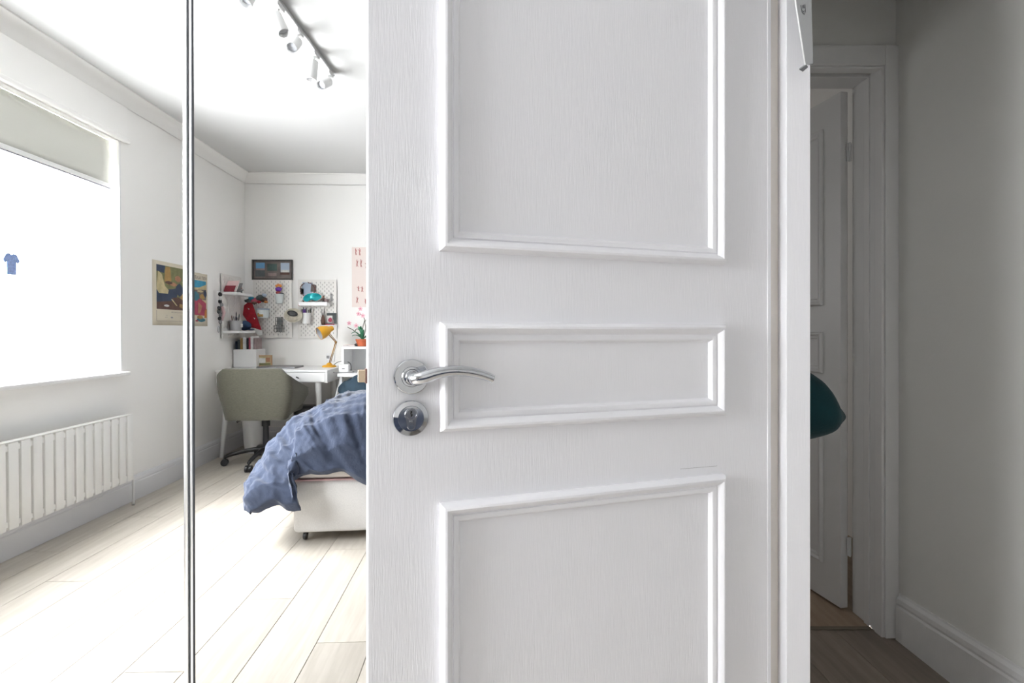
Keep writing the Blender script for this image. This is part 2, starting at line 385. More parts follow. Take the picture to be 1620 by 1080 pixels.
# ================================================================ SLIDING MIRROR WARDROBE
def panel_frame(b):
    ex = Vector((math.cos(b), math.sin(b), 0)); n = Vector((-math.sin(b), math.cos(b), .0048)).normalized()
    ez = ex.cross(n).normalized(); return ex, n, ez
def mirror_panel(name, label, origin, yaw, s0, s1, z0, z1, stile_w, edge):
    """slab whose front face lies in the mirror plane through origin"""
    ex, n, ez = panel_frame(yaw); O = Vector(origin)
    root = thing(name, label, 'mirror', (O + ex*((s0+s1)/2) + ez*(z0-O.z)), 'sliding mirror doors')
    def slab(bm, a0, a1, h0, h1, d0, d1):
        vv = []
        t = bmesh.new(); box(t, (a0, d0, h0), (a1, d1, h1), 0)
        for v in t.verts: v.co = O + ex*v.co.x + n*v.co.y + ez*(v.co.z-O.z)
        me = bpy.data.meshes.new('t'); t.to_mesh(me); t.free(); bm.from_mesh(me); bpy.data.meshes.remove(me)
    b = bm_new(); slab(b, s0, s1, z0, z1, 0, .004); obj('mirror_glass', b, 'mirror', root)
    b = bm_new(); slab(b, s0, s1, z0, z1, .0045, .016); obj('backing_board', b, 'white', root)
    for e in edge:
        a0, a1 = (s0-stile_w, s0) if e == 'l' else (s1, s1+stile_w)
        b = bm_new()
        # rounded, proud aluminium stile
        K = 7; rings = []
        for h in (z0-.02, z1+.02):
            rr = []
            for k in range(K+1):
                t = k/K; rr.append(O + ex*(a0+(a1-a0)*t) + n*(-.003-(a1-a0)*(.20*t+.09*math.sin(math.pi*t))) + ez*(h-O.z))
            rr += [O + ex*a1 + n*.018 + ez*(h-O.z), O + ex*a0 + n*.018 + ez*(h-O.z)]
            rings.append([b.verts.new(p) for p in rr])
        N = len(rings[0])
        for k in range(N): b.faces.new((rings[0][k], rings[0][(k+1) % N], rings[1][(k+1) % N], rings[1][k]))
        b.faces.new(rings[0]); b.faces.new(rings[1][::-1])
        obj('stile', b, 'satin', root, 50, label='slim bright aluminium stile')
        b = bm_new()
        if e == 'l': slab(b, a1-.0002, a1+.0012, z0, z1, -.0035, 0)
        else: slab(b, a1, a1+.0075, z0, z1, -.0005, .008)
        obj('seal', b, 'groove', root, label='dark rubber line beside the stile')
    for h0, h1 in ((z0-.02, z0), (z1, z1+.02)):
        b = bm_new(); slab(b, s0, s1, h0, h1, -.005, .016); obj('rail', b, 'satin', root)
    return root
mirror_panel('mirror_door', 'sliding mirror door between the bright stile and the white door edge, reflecting desk and bed', (-.5, 1.12, CAMH), R(1.345), -.1783, .955, .07, 2.38, .0050, 'l')
mirror_panel('mirror_door', 'sliding mirror door left of the bright stile, reflecting the window and radiator', (-.69, 1.125, CAMH), R(.794), -1.60, -.0128, .07, 2.38, .0092, 'r')
b = bm_new(); box(b, (WX, 1.105, .002), (.50, 1.19, .045), .003); struct(obj('trim_6', b, 'white', base=(-.9, 1.14, .002)), 'floor track plinth of the mirror wardrobe')
b = bm_new(); box(b, (WX, 1.09, 2.405), (.50, 1.9, CZ)); struct(obj('trim_7', b, 'wall', base=(-.9, 1.14, 2.405)), 'wall panel above the mirror wardrobe')
b = bm_new(); box(b, (WX, 1.80, 0), (.50, 1.9, 2.4)); struct(obj('wall_wardrobe', b, 'wall'), 'wall behind the mirror wardrobe')

# ================================================================ THE WHITE PANELLED DOOR
TH = math.atan(830/2490); DC, DS = math.cos(TH), math.sin(TH)
DP = Vector((-.213, .775, 0)); EX = Vector((DC, DS, 0)); EN = Vector((DS, -DC, 0)); EZ = Vector((0, 0, 1))
DM = Matrix((EX, EN, EZ)).transposed()   # local (s, n, z) -> world
def dp(s, n, z): return DP+EX*s+EN*n+Vector((0, 0, z))
DWID, DH = .750, 1.985
def dslab(bm, s0, s1, n0, n1, z0, z1, bev=0):
    obox(bm, dp((s0+s1)/2, (n0+n1)/2, (z0+z1)/2), ((s1-s0)/2, (n1-n0)/2, (z1-z0)/2), DM, bev)
b = bm_new(); dslab(b, 0, DWID, -.042, 0, .008, DH, .0012)
door = struct(obj('door_1', b, 'door', base=tuple(dp(DWID, 0, .008))), 'open white panelled bedroom door with chrome lever handle')
# thin planted bead near the hinge edge
b = bm_new(); dslab(b, DWID-.0085, DWID-.0005, .0003, .0022, .012, DH-.004, .0006); obj('edge_bead', b, 'door', door)
PROF = [(0, 0), (.0002, .007), (.0025, .0125), (.006, .0160), (.0095, .0168), (.0125, .0150), (.0165, .0100), (.0185, .0078), (.0205, .0072), (.0208, .0092), (.0255, .0088), (.0285, .0075), (.032, .0022), (.0325, 0)]
def moulding(s0, s1, z0, z1, base, dpf, parent, m, prof=PROF):
    bm = bm_new(); rings = []
    for t, h in prof:
        wv = lambda s, z: .0003*noise.noise(Vector((s*40, z*40, t*90)))
        rings.append([bm.verts.new(dpf(s, h+base+wv(s, z), z)) for s, z in ((s0+t, z0+t), (s1-t, z0+t), (s1-t, z1-t), (s0+t, z1-t))])
    for a, c in zip(rings, rings[1:]):
        for k in range(4): bm.faces.new((a[k], a[(k+1) % 4], c[(k+1) % 4], c[k]))
    return obj('panel_moulding', bm, m, parent, 28)
for z0, z1 in ((1.1995, 1.90), (.9218, 1.0900), (.15, .8125)):
    moulding(.1065, .6375, z0, z1, 0, dp, door, 'door')
# small crack in the paint above the lower panel
b = bm_new()
for k in range(10):
    s_ = .545+k*.008; dslab(b, s_, s_+.0082, .0001, .0004, .8282-.0001*k, .8288-.00008*k)
obj('paint_crack', b, 'i_crack', door)

# lever handle
def lev_frame(c): return Matrix((EX, EZ, EN)).transposed()  # lathe axis along the door normal
LM = Matrix((EX, EZ, EN)).transposed()
hs, hz = .0632, 1.0075
hd = bpy.data.objects.new('lever_handle', None); C.objects.link(hd); hd.parent = door; hd.location = dp(hs, 0, hz)-LOC[door.name]; LOC[hd.name] = dp(hs, 0, hz); hd['label'] = 'polished chrome lever handle on a round rose'; hd.empty_display_size = .03
b = bm_new(); lathe(b, [(.0265, 0), (.0265, .006), (.0258, .0078), (.0246, .0085), (.0155, .0085), (.0152, .0078), (.0150, .0082)], dp(hs, 0, hz), 56, LM); obj('rose', b, 'chrome', hd, 30)
b = bm_new(); lathe(b, [(.0148, .0078), (.0148, .0112), (.0142, .0120), (.0118, .0120), (.0114, .0112), (.0110, .0128), (.0095, .0135), (.009, .016)], dp(hs, 0, hz), 48, LM); obj('collar', b, 'chrome', hd, 30)
b = bm_new()
path = smooth_path([dp(hs, .010, hz), dp(hs-.0005, .026, hz-.0005), dp(hs+.002, .038, hz-.001), dp(hs+.012, .0455, hz+.0015), dp(hs+.026, .0475, hz+.0062), dp(hs+.045, .0480, hz+.0098), dp(hs+.066, .0478, hz+.0100), dp(hs+.086, .0470, hz+.0070), dp(hs+.104, .0455, hz+.0018), dp(hs+.1165, .044, hz-.0035)], 6)
n_ = len(path); rads = []
for i_ in range(n_):
    t = i_/(n_-1)
    if t < .3: r = .0085
    else: r = .0085
    ru = .0085+.0012*math.sin(min(1, t*2)*math.pi) if t < .5 else .0085-.0022*(t-.5)*2
    rw = .0085-.0030*min(1, max(0, (t-.25)*2))
    rads.append((ru, rw))
tube(b, path, rads, 20, True, up=(0, 0, 1)); obj('lever', b, 'chrome', hd, 50)
b = bm_new(); e_ = path[-1]; d_ = (path[-1]-path[-2]).normalized(); tube(b, [e_, e_+d_*.0006], [(.0070, .0062)]*2, 20, up=(0, 0, 1)); obj('end_cap', b, 'satin', hd)

# lock escutcheon and cylinder
ks, kz = .0622, .9450
kl = bpy.data.objects.new('lock_escutcheon', None); C.objects.link(kl); kl.parent = door; kl.location = dp(ks, 0, kz)-LOC[door.name]; LOC[kl.name] = dp(ks, 0, kz); kl['label'] = 'round chrome lock plate with a key cylinder'; kl.empty_display_size = .03
b = bm_new(); lathe(b, [(.0268, 0), (.0268, .006), (.0258, .0078), (.0192, .0090), (.0190, .0082), (.0186, .0082), (.0184, .0090), (.001, .0092)], dp(ks, 0, kz), 56, LM); obj('rose', b, 'chrome', kl, 25)
def euro(r1, c1, r2, c2, n=40):
    P = []
    for k in range(n):
        a = 2*math.pi*k/n; d = Vector((math.cos(a), math.sin(a)))
        # support of the two lobes, with a narrow waist below
        P.append(d)
    top = [(r1*math.cos(a), c1+r1*math.sin(a)) for a in [R(-40+i*260/24) for i in range(25)]]
    bot = [(r2*math.cos(a), c2+r2*math.sin(a)) for a in [R(180+i*180/12) for i in range(13)]]
    return top+bot
b = bm_new(); pts = euro(.0098, .0062, .0062, -.0108)
prism(b, [dp(ks+a, .0088, kz+c) for a, c in pts], EN*.0028)
bmesh.ops.bevel(b, geom=[e for e in b.edges if all((v.co-dp(ks, .0116, kz)).dot(EN) > -.0003 for v in e.verts)], offset=.0005, segments=1, affect='EDGES')
cyl = obj('cylinder_body', b, 'chrome_dark', kl, 30)
b = bm_new(); lathe(b, [(.0080, .0116), (.0080, .0124), (.0074, .0127), (.0070, .0121), (.0066, .0121), (.0005, .0122)], dp(ks, 0, kz+.0066), 40, LM); plug = obj('plug', b, 'chrome_dark', cyl, 25)
b = bm_new()
for (a0, a1, c0, c1) in ((-.0012, .0012, .0088, .0118), (-.0016, .0004, .0068, .0090), (-.0004, .0018, .0050, .0070), (-.0012, .0006, .0034, .0052)):
    dslab(b, ks+a0, ks+a1, .0120, .0126, kz+c0, kz+c1)
obj('keyhole', b, 'void', cyl)
b = bm_new(); lathe(b, [(.0043, .0116), (.0043, .0120), (.0036, .0120), (.0034, .0117), (.0022, .0117), (.0021, .0121), (.0008, .0121)], dp(ks-.0002, 0, kz-.0112), 28, LM); obj('screw', b, 'chrome', cyl, 25)
b = bm_new(); text_mesh(b, 'V8', dp(ks-.0034, .01195, kz-.0052), EX, EZ, .0034); obj('stamped_letters', b, 'satin', cyl)
# latch bolt in the free edge
lt = bm_new(); dslab(lt, -.0030, -.0001, -.0305, -.0115, .9975, 1.0195, .0004); obj('latch_collar', lt, 'i_brown', door)
lt = bm_new(); dslab(lt, -.0135, .0005, -.029, -.013, .9995, 1.0175, .001); la = obj('latch_bolt', lt, 'brass', door, label='short brass latch bolt in the door edge')
# hinges
for hzz in (.22, 1.02, 1.78):
    b = bm_new(); p = dp(DWID+.004, -.012, hzz); tube(b, [p-Vector((0, 0, .04)), p+Vector((0, 0, .04))], .004, 12); obj('hinge', b, 'cream', door, 40)

# frame post at the hinge
b = bm_new(); box(b, (.498, 1.058, 0), (.5229, 1.16, 2.08)); struct(obj('trim_8', b, 'cream', base=(.51, 1.06, 0)), 'cream rebate strip of the door lining beside the hinges')
b = bm_new(); box(b, (.5050, 1.030, 0), (.5229, 1.060, 2.08), .0015); struct(obj('trim_9', b, 'cream', base=(.51, 1.03, 0)), 'cream stepped bead of the door lining')
b = bm_new(); box(b, (.5229, 1.0, 0), (.5687, 1.16, 2.08), .0012)
for v in b.verts: v.co.x += .0006*noise.noise(Vector((v.co.x*30, v.co.y*10, v.co.z*7)))
struct(obj('trim_10', b, 'trim', base=(.545, 1.0, 0)), 'white painted door frame post between bedroom and hall')
b = bm_new(); box(b, (1.30, 1.0, 0), (1.345, 1.16, 2.08), .002); box(b, (.5687, 1.0, 2.03), (1.30, 1.16, 2.08), .002); struct(obj('trim_11', b, 'door', base=(1.32, 1.0, 0)), 'far side and head of the door frame')

# slim plate hanging high on the post
def hanging_plate():
    P = lambda px, py, y: Vector(((px-810)/830*y, y, CAMH-(py-530)/830*y))
    # folded: a face turned to the room and a short bright lip
    tl, bl_ = P(1243, -100, .965), P(1274, 103, .965)
    tr, br = P(1280, -106, .987), P(1285, 101, .973)
    root = thing('wall_plate', 'slim grey hanging plate with a tiny hand emblem, high on the door frame post', 'plate', tuple(bl_))
    b = bm_new(); nn = (br-bl_).cross(tl-bl_).normalized()*.0015; prism(b, [tl, tr, br, bl_], nn); o = obj('plate', b, mat('brushed_grey_plate', (.52, .53, .54), .35, .6, bump=.2, bscale=60, stretch=(8, 8, 1)), root)
    b = bm_new(); tube(b, [tl+Vector((-.0006, -.0006, 0)), bl_+Vector((-.0006, -.0006, 0))], .0013, 8); obj('bright_edge', b, 'white', root, True, label='thin bright white edge')
    b = bm_new(); e = (br-bl_)
    prism(b, [bl_+Vector((-.009, .004, -.004)), bl_+Vector((0, -.001, .0015)), bl_+Vector((.008, .006, .001)), bl_+Vector((.002, .012, -.004))], (0, 0, -.0022)); obj('foot_clip', b, 'chrome_dark', root)
    b = bm_new(); prism(b, [br+Vector((-.006, 0, .002)), br+Vector((.002, 0, .003)), br+Vector((.002, 0, 0)), br+Vector((-.006, 0, -.001))], (0, .002, 0)); obj('foot_clip', b, 'chrome_dark', root)
    # emblem: small open hand in outline
    up = (tl-bl_).normalized(); ri = ((tr-tl)+(br-bl_)).normalized()
    fz_ = .415; L0 = bl_.lerp(tl, fz_); R0 = br.lerp(tr, fz_); c = L0.lerp(R0, .42)+Vector((0, -.0022, 0))
    b = bm_new(); q = lambda u, v: c+ri*u+up*v
    for fx in (-.0052, -.0018, .0018, .0052):
        tube(b, [q(fx, .003), q(fx*1.15, .0095)], .0004, 6)
    tube(b, [q(-.0052, .003), q(-.0048, -.004), q(0, -.0085), q(.0045, -.004), q(.0052, .003)], .0004, 6)
    tube(b, [q(-.003, -.001), q(0, -.004), q(.003, -.001)], .0004, 6)
    obj('hand_emblem', b, 'i_black', root)
hanging_plate()

# ================================================================ HALL END, SECOND DOOR
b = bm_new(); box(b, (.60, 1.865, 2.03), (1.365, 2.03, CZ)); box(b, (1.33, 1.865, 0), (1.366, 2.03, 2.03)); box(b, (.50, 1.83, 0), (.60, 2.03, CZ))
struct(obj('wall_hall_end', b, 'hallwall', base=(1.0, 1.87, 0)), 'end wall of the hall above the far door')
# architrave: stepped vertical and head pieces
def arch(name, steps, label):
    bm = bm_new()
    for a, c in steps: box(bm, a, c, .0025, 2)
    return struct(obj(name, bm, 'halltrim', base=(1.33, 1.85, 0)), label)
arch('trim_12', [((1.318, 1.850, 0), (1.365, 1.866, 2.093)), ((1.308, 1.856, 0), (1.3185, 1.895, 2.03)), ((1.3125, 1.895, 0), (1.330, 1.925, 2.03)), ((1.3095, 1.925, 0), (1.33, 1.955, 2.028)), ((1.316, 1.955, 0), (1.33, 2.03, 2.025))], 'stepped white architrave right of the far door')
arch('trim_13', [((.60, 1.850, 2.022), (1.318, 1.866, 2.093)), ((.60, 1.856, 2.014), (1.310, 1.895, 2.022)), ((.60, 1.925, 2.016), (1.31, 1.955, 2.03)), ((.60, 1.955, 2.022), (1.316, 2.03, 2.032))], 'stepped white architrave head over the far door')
b = bm_new(); box(b, (.60, 1.905, 0), (1.31, 1.925, .003), .001); struct(obj('trim_14', b, 'joint', base=(1.0, 1.91, 0)), 'thin dark threshold strip in the far doorway')
# far room
b = bm_new(); box(b, (-.7, 1.925, -.1), (1.9, 4.6, .0)); struct(obj('floor_far_room', b, mat('warm_oak_floor', (.36, .27, .19), .5, nscale=4, stretch=(8, 1, 8), col2=(.28, .20, .14))), 'warm brown floor beyond the far door')
b = bm_new(); box(b, (-.7, 4.5, 0), (1.9, 4.6, CZ)); box(b, (1.8, 2.03, 0), (1.9, 4.5, CZ)); box(b, (1.366, 2.031, 0), (1.8, 2.1, CZ)); box(b, (-.7, 2.031, 0), (.60, 2.1, CZ))
box(b, (-.8, 2.03, 0), (-.7, 4.6, CZ)); struct(obj('wall_far_room', b, 'wall', base=(0, 3, 0)), 'white walls of the room beyond the far door')
b = bm_new(); box(b, (-.8, 2.051, CZ), (1.9, 4.6, CZ+.1)); struct(obj('ceiling_far_room', b, 'ceiling'), 'white ceiling of the room beyond')
# second door leaf
A2 = Vector((1.278, 2.04, 0)); E2 = Vector((-.19, 1, 0)).normalized(); N2 = Vector((-E2.y, E2.x, 0))   # N2 to the left
def d2(s, n, z): return A2+E2*s+N2*n+Vector((0, 0, z))
b = bm_new(); DM2 = Matrix((E2, N2, EZ)).transposed()
obox(b, d2(.37, -.016, 1.013), (.37, .016, 1.005), DM2, .002)
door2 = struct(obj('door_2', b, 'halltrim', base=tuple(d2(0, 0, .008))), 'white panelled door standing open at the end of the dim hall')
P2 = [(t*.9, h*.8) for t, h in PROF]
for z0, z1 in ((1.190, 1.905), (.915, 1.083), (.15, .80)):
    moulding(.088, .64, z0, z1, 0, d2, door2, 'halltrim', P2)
for hz_ in (.25, 1.78):
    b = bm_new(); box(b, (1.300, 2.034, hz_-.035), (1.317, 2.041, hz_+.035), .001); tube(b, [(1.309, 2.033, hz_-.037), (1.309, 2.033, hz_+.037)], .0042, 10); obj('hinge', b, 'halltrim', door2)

# teal bag hanging on the hall side
tb = thing('fabric_bag', 'dark teal fabric bag poking out from behind the door frame post in the hall', 'bag', (.62, 1.52, .77))
b = bm_new()
def bagp(px, py, y=1.5): return ((px-810)/830*y, CAMH-(py-530)/830*y)
up_ = [(1160, 560), (1230, 566), (1283, 587), (1296, 604), (1308, 622), (1312, 632), (1322, 642), (1331, 650), (1335, 657)]
dn_ = [(1160, 718), (1230, 708), (1283, 693), (1296, 689), (1306, 684), (1314, 679), (1324, 670), (1330, 666), (1335, 659)]
rings = []
for (ua, ub), (la_, lb) in zip(up_, dn_):
    x0, z1 = bagp(ua, ub); x1, z0 = bagp(la_, lb); cx = (x0+x1)/2; cz = (z0+z1)/2; hz2 = (z1-z0)/2; r = []
    th = .09*min(1, hz2/.07)+.006
    for k in range(16):
        a = 2*math.pi*k/16; w_ = 1+.12*noise.noise(Vector((cx*14, math.cos(a)*2, math.sin(a)*2)))
        r.append(b.verts.new((cx, 1.5+th*math.cos(a)*w_, cz+hz2*math.sin(a))))
    rings.append(r)
for r0, r1 in zip(rings, rings[1:]):
    for k in range(16): b.faces.new((r0[k], r0[(k+1) % 16], r1[(k+1) % 16], r1[k]))
b.faces.new(rings[0]); b.faces.new(rings[-1][::-1])
subsurf(obj('bag_body', b, 'teal', tb, True), 1)
b = bm_new(); tube(b, smooth_path([(.66, 1.5, .98), (.65, 1.5, 1.2), (.635, 1.5, 1.52), (.65, 1.52, 1.2), (.67, 1.54, .97)]), .008, 8); obj('strap', b, 'teal', tb, True)
b = bm_new(); tube(b, [(.601, 1.5, 1.50), (.63, 1.5, 1.50), (.64, 1.5, 1.53)], .005, 8); obj('hook', b, 'satin', tb, True)

# ================================================================ RADIATOR
rx = WX+.075
ra = thing('radiator', 'white column radiator under the bright window', 'radiator', (rx, -.3, .15))
zt, zb = .565, .165
ylast = -1.0; pitch = .064
for k in range(22):
    y = ylast+.028+pitch*k
    b = bm_new(); box(b, (rx-.022, y-.0265, zb), (rx+.022, y+.0265, zt), .006, 2); obj('column', b, 'radiator', ra, 40)
b = bm_new(); box(b, (rx-.017, ylast+.004, zt-.04), (rx+.0165, ylast+pitch*22-.010, zt-.012), .004); obj('header', b, 'radiator', ra)
b = bm_new(); box(b, (rx-.017, ylast+.004, zb+.012), (rx+.0165, ylast+pitch*22-.010, zb+.04), .004); obj('header', b, 'radiator', ra)
b = bm_new(); box(b, (rx-.021, ylast+.002, zt+.0005), (rx+.021, ylast+pitch*22-.010, zt+.005), .001); obj('top_grille', b, 'radiator', ra)
b = bm_new(); tube(b, smooth_path([(rx, ylast+.006, zb+.03), (rx, ylast-.02, zb+.03), (rx, ylast-.024, .12), (rx, ylast-.024, .002)]), .007, 10); obj('pipe', b, 'plastic', ra, True)
for yy in (-.8, .2):
    b = bm_new(); box(b, (WX+.001, yy, .30), (rx-.0215, yy+.03, .34)); obj('bracket', b, 'radiator', ra)

# ================================================================ POSTERS
def decal(name, bm, m, parent, label=None): return obj(name, bm, m, parent, label=label)
def wall_poster(name, label, y0, y1, z0, z1, m):
    b = bm_new()
    def f(u, v):
        y = y0+(y1-y0)*u; z = z0+(z1-z0)*v
        return (WX+.0012, y, z)
    grid(b, f, 8, 10); o = obj(name, b, m, None, True); s = o.modifiers.new('s', 'SOLIDIFY'); s.thickness = .0006; s.offset = 0
    tag(o, label, 'poster', 'posters on the window wall'); return o, f
def patches(parent, f, P, lift=.0009):
    """flat printed areas: list of (name, ink, polygon in 0..1 uv)"""
    for nm, mm, poly in P:
        b = bm_new(); vs_ = [b.verts.new(Vector(f(u, v))+Vector((lift, 0, 0))) for u, v in poly]; b.faces.new(vs_)
        bmesh.ops.triangulate(b, faces=b.faces); obj(nm, b, mm, parent); lift += .00012
# poster left of stile (seen in the left mirror panel); u=0 is the end nearest the window
a0 = SW(238, 411, left=True); a1 = SW(292, 426, left=True)
p1, f1 = wall_poster('poster', 'cream art poster of people in yellow and navy, nearest the window', a0.y, a1.y-.03, 1.115, 1.557, 'cream_paper')
rect = lambda a, b_, c, d: [(a, b_), (c, b_), (c, d), (a, d)]
blob = lambda cx, cy_, rx_, ry_, n=12, ph=0: [(cx+rx_*math.cos(2*math.pi*k/n+ph)*(1+.12*math.sin(3*k)), cy_+ry_*math.sin(2*math.pi*k/n+ph)*(1+.12*math.cos(2*k))) for k in range(n)]
patches(p1, f1, [('print', 'i_olive', rect(.10, .25, .90, .94)), ('print', 'i_brown', rect(.10, .25, .90, .42)), ('print', 'i_navy', [(.10, .36), (.62, .40), (.72, .62), (.50, .58), (.10, .56)]),
    ('print', 'i_ochre', [(.72, .30), (.90, .26), (.90, .60), (.76, .55)]), ('print', 'i_navy', [(.10, .84), (.30, .82), (.33, .94), (.10, .94)]),
    ('print', 'i_cream', [(.10, .56), (.14, .84), (.24, .80), (.32, .62), (.42, .56), (.40, .50), (.16, .50)]), ('print', 'i_ochre', [(.30, .70), (.34, .92), (.46, .93), (.50, .72), (.40, .64)]),
    ('print', 'i_skin', blob(.68, .76, .09, .05)), ('print', 'i_skin', blob(.55, .66, .10, .03)), ('print', 'i_brown', blob(.42, .68, .10, .025)), ('print', 'i_navy', blob(.72, .58, .11, .10)),
    ('print', 'i_white', blob(.36, .31, .07, .018)), ('print', 'i_grey', blob(.74, .38, .05, .014)), ('print', 'i_cream', [(.48, .42), (.52, .42), (.66, .32), (.62, .32)]),
    ('print', 'i_brown', [(.50, .44), (.68, .46), (.88, .40), (.88, .34), (.66, .36)]), ('print', 'i_grey', blob(.5, .125, .035, .014)),
    ('print', 'i_taupe', rect(.09, .064, .91, .068)), ('print', 'i_taupe', rect(.09, .068, .097, .235)), ('print', 'i_taupe', rect(.903, .068, .91, .235))])
b = bm_new(); yd = (a1.y-.03-a0.y); ydir = Vector((0, 1, 0))
for k, (tx, u, v, sz) in enumerate((('EXPOSITION DE PEINTURES', .88, .20, .0095), ('salon du', .80, .15, .007), ('musee', .80, .12, .007), ('avril', .38, .15, .007), ('mai juin', .38, .12, .007))):
    text_mesh(b, tx, Vector(f1(u, v))+Vector((.0035, 0, 0)), (0, 1, 0), (0, 0, 1), sz)
obj('print', b, 'i_taupe', p1)
a0 = SW(303, 430); a1 = SW(328, 432)
p2, f2 = wall_poster('poster', 'travel poster with blue sky and rose red cloth, beside the corner shelves', a1.y+.36, a1.y, 1.112, 1.535, 'cream_paper')
patches(p2, f2, [('print', 'i_cream', rect(.06, .20, .94, .86)), ('print', 'i_blue', [(.06, .86), (.94, .86), (.94, .80), (.66, .73), (.5, .72), (.06, .82)]), ('print', 'i_taupe', [(.06, .66), (.94, .70), (.94, .50), (.06, .52)]),
    ('print', 'i_rose', [(.06, .22), (.94, .20), (.94, .44), (.70, .52), (.40, .47), (.06, .50)]), ('print', 'i_teal', blob(.52, .56, .14, .085)), ('print', 'i_ochre', blob(.78, .56, .10, .05)), ('print', 'i_navy', blob(.90, .62, .06, .07)), ('print', 'i_cream', blob(.70, .66, .12, .02)),
    ('print', 'i_skin', [(.60, .24), (.68, .24), (.78, .38), (.62, .45)]), ('print', 'i_orange', [(.86, .16), (.96, .16), (.96, .34), (.88, .30)]), ('print', 'i_teal', blob(.72, .12, .18, .04)), ('print', 'i_ochre', blob(.68, .17, .12, .035)), ('print', 'i_rose', blob(.55, .10, .06, .015))])
b = bm_new(); text_mesh(b, 'VISIT ALGERIE', Vector(f2(.96, .885))+Vector((.0035, 0, 0)), (0, 1, 0), (0, 0, 1), .026); obj('print', b, 'i_taupe', p2)

# drawing poster on the far wall (real text reads left to right in the room, so mirrored in the mirror)
a0 = S(557, 391, DF); a1 = S(600, 486, DF); yy = FY+.002
dpz = lambda px, py: S(px, py, DF-.003)
b = bm_new(); box(b, (a0.x, FY+.0005, a1.z), (a0.x+.42, FY+.002, a0.z)); dpo = tag(obj('poster', b, 'pinkpaper'), 'tall pale pink sheet of small red figure sketches above the orchid', 'poster')
b = bm_new(); random.seed(3)
for (px, py, h) in ((563, 399, 9), (569, 399, 10), (580, 400, 9), (565, 417, 10), (571, 417, 11), (580, 420, 8), (567, 457, 7), (573, 458, 8), (565, 475, 9), (578, 477, 7), (592, 400, 9), (592, 420, 9), (588, 460, 8), (592, 476, 8)):
    b = bm_new(); c = dpz(px, py); k = h/830*5*.5
    body = [c+Vector((random.uniform(-.004, .004), 0, k)), c+Vector((.003, 0, k*.3)), c, c+Vector((random.uniform(-.008, .008), 0, -k))]
    tube(b, body, [.004, .006, .005, .0025], 5); tube(b, [c+Vector((0, 0, k*.4)), c+Vector((random.choice((-1, 1))*.014, 0, k*.9))], .0025, 5); tube(b, [c, c+Vector((.009, 0, -k))], .0025, 5)
    ball(b, c+Vector((0, 0, k*1.15)), .0048, 1)
    for v in b.verts: v.co.y = FY+.0022+(v.co.y-(FY+.003))*.05
    obj('sketch', b, 'i_sketch', dpo)
b = bm_new()
for py, tx in ((436, 'la figure'), (440, 'etudes de mouvement'), (444, 'corps et gestes')):
    c = dpz(559, py); text_mesh(b, tx, (c.x+.30, FY+.0024, c.z), (-1, 0, 0), (0, 0, 1), .012)
obj('handwriting', b, 'i_red', dpo)

# framed picture
c0 = S(400, 411, DF); c1 = S(464, 443, DF)
pf = thing('framed_picture', 'dark framed print of three windows onto sky, hung above the pegboards', 'picture', ((c0.x+c1.x)/2, FY, c1.z))
b = bm_new(); t_ = .013
for a, d in (((c0.x, FY+.001, c1.z), (c1.x, FY+.022, c1.z+t_)), ((c0.x, FY+.001, c0.z-t_), (c1.x, FY+.022, c0.z)), ((c0.x, FY+.001, c1.z+t_), (c0.x+t_, FY+.022, c0.z-t_)), ((c1.x-t_, FY+.001, c1.z+t_), (c1.x, FY+.022, c0.z-t_))): box(b, a, d, .002)
obj('frame', b, 'darkframe', pf)
b = bm_new(); box(b, (c0.x+t_, FY+.002, c1.z+t_), (c1.x-t_, FY+.008, c0.z-t_)); pr = obj('print', b, 'i_taupe', pf)
W_, H_ = c1.x-c0.x, c0.z-c1.z
def pic(mm, u0, v0, u1, v1, k): 
    b = bm_new(); box(b, (c0.x+W_*u0, FY+.008, c1.z+H_*v0), (c0.x+W_*u1, FY+.0085+.0003*k, c1.z+H_*v1)); obj('image', b, mm, pr)
pic('i_taupe', .07, .12, .93, .88, 0); pic('sky', .09, .56, .31, .85, 1); pic('i_mauve', .10, .46, .31, .57, 2); pic('i_slate', .08, .16, .31, .48, 3)
pic('i_greengrey', .37, .45, .61, .80, 1); pic('i_mauve', .39, .20, .60, .34, 1); pic('palesky', .70, .36, .92, .85, 1); pic('i_white', .71, .36, .91, .50, 2); pic('i_brown', .69, .26, .92, .38, 3); pic('i_mauve', .52, .20, .58, .30, 2)

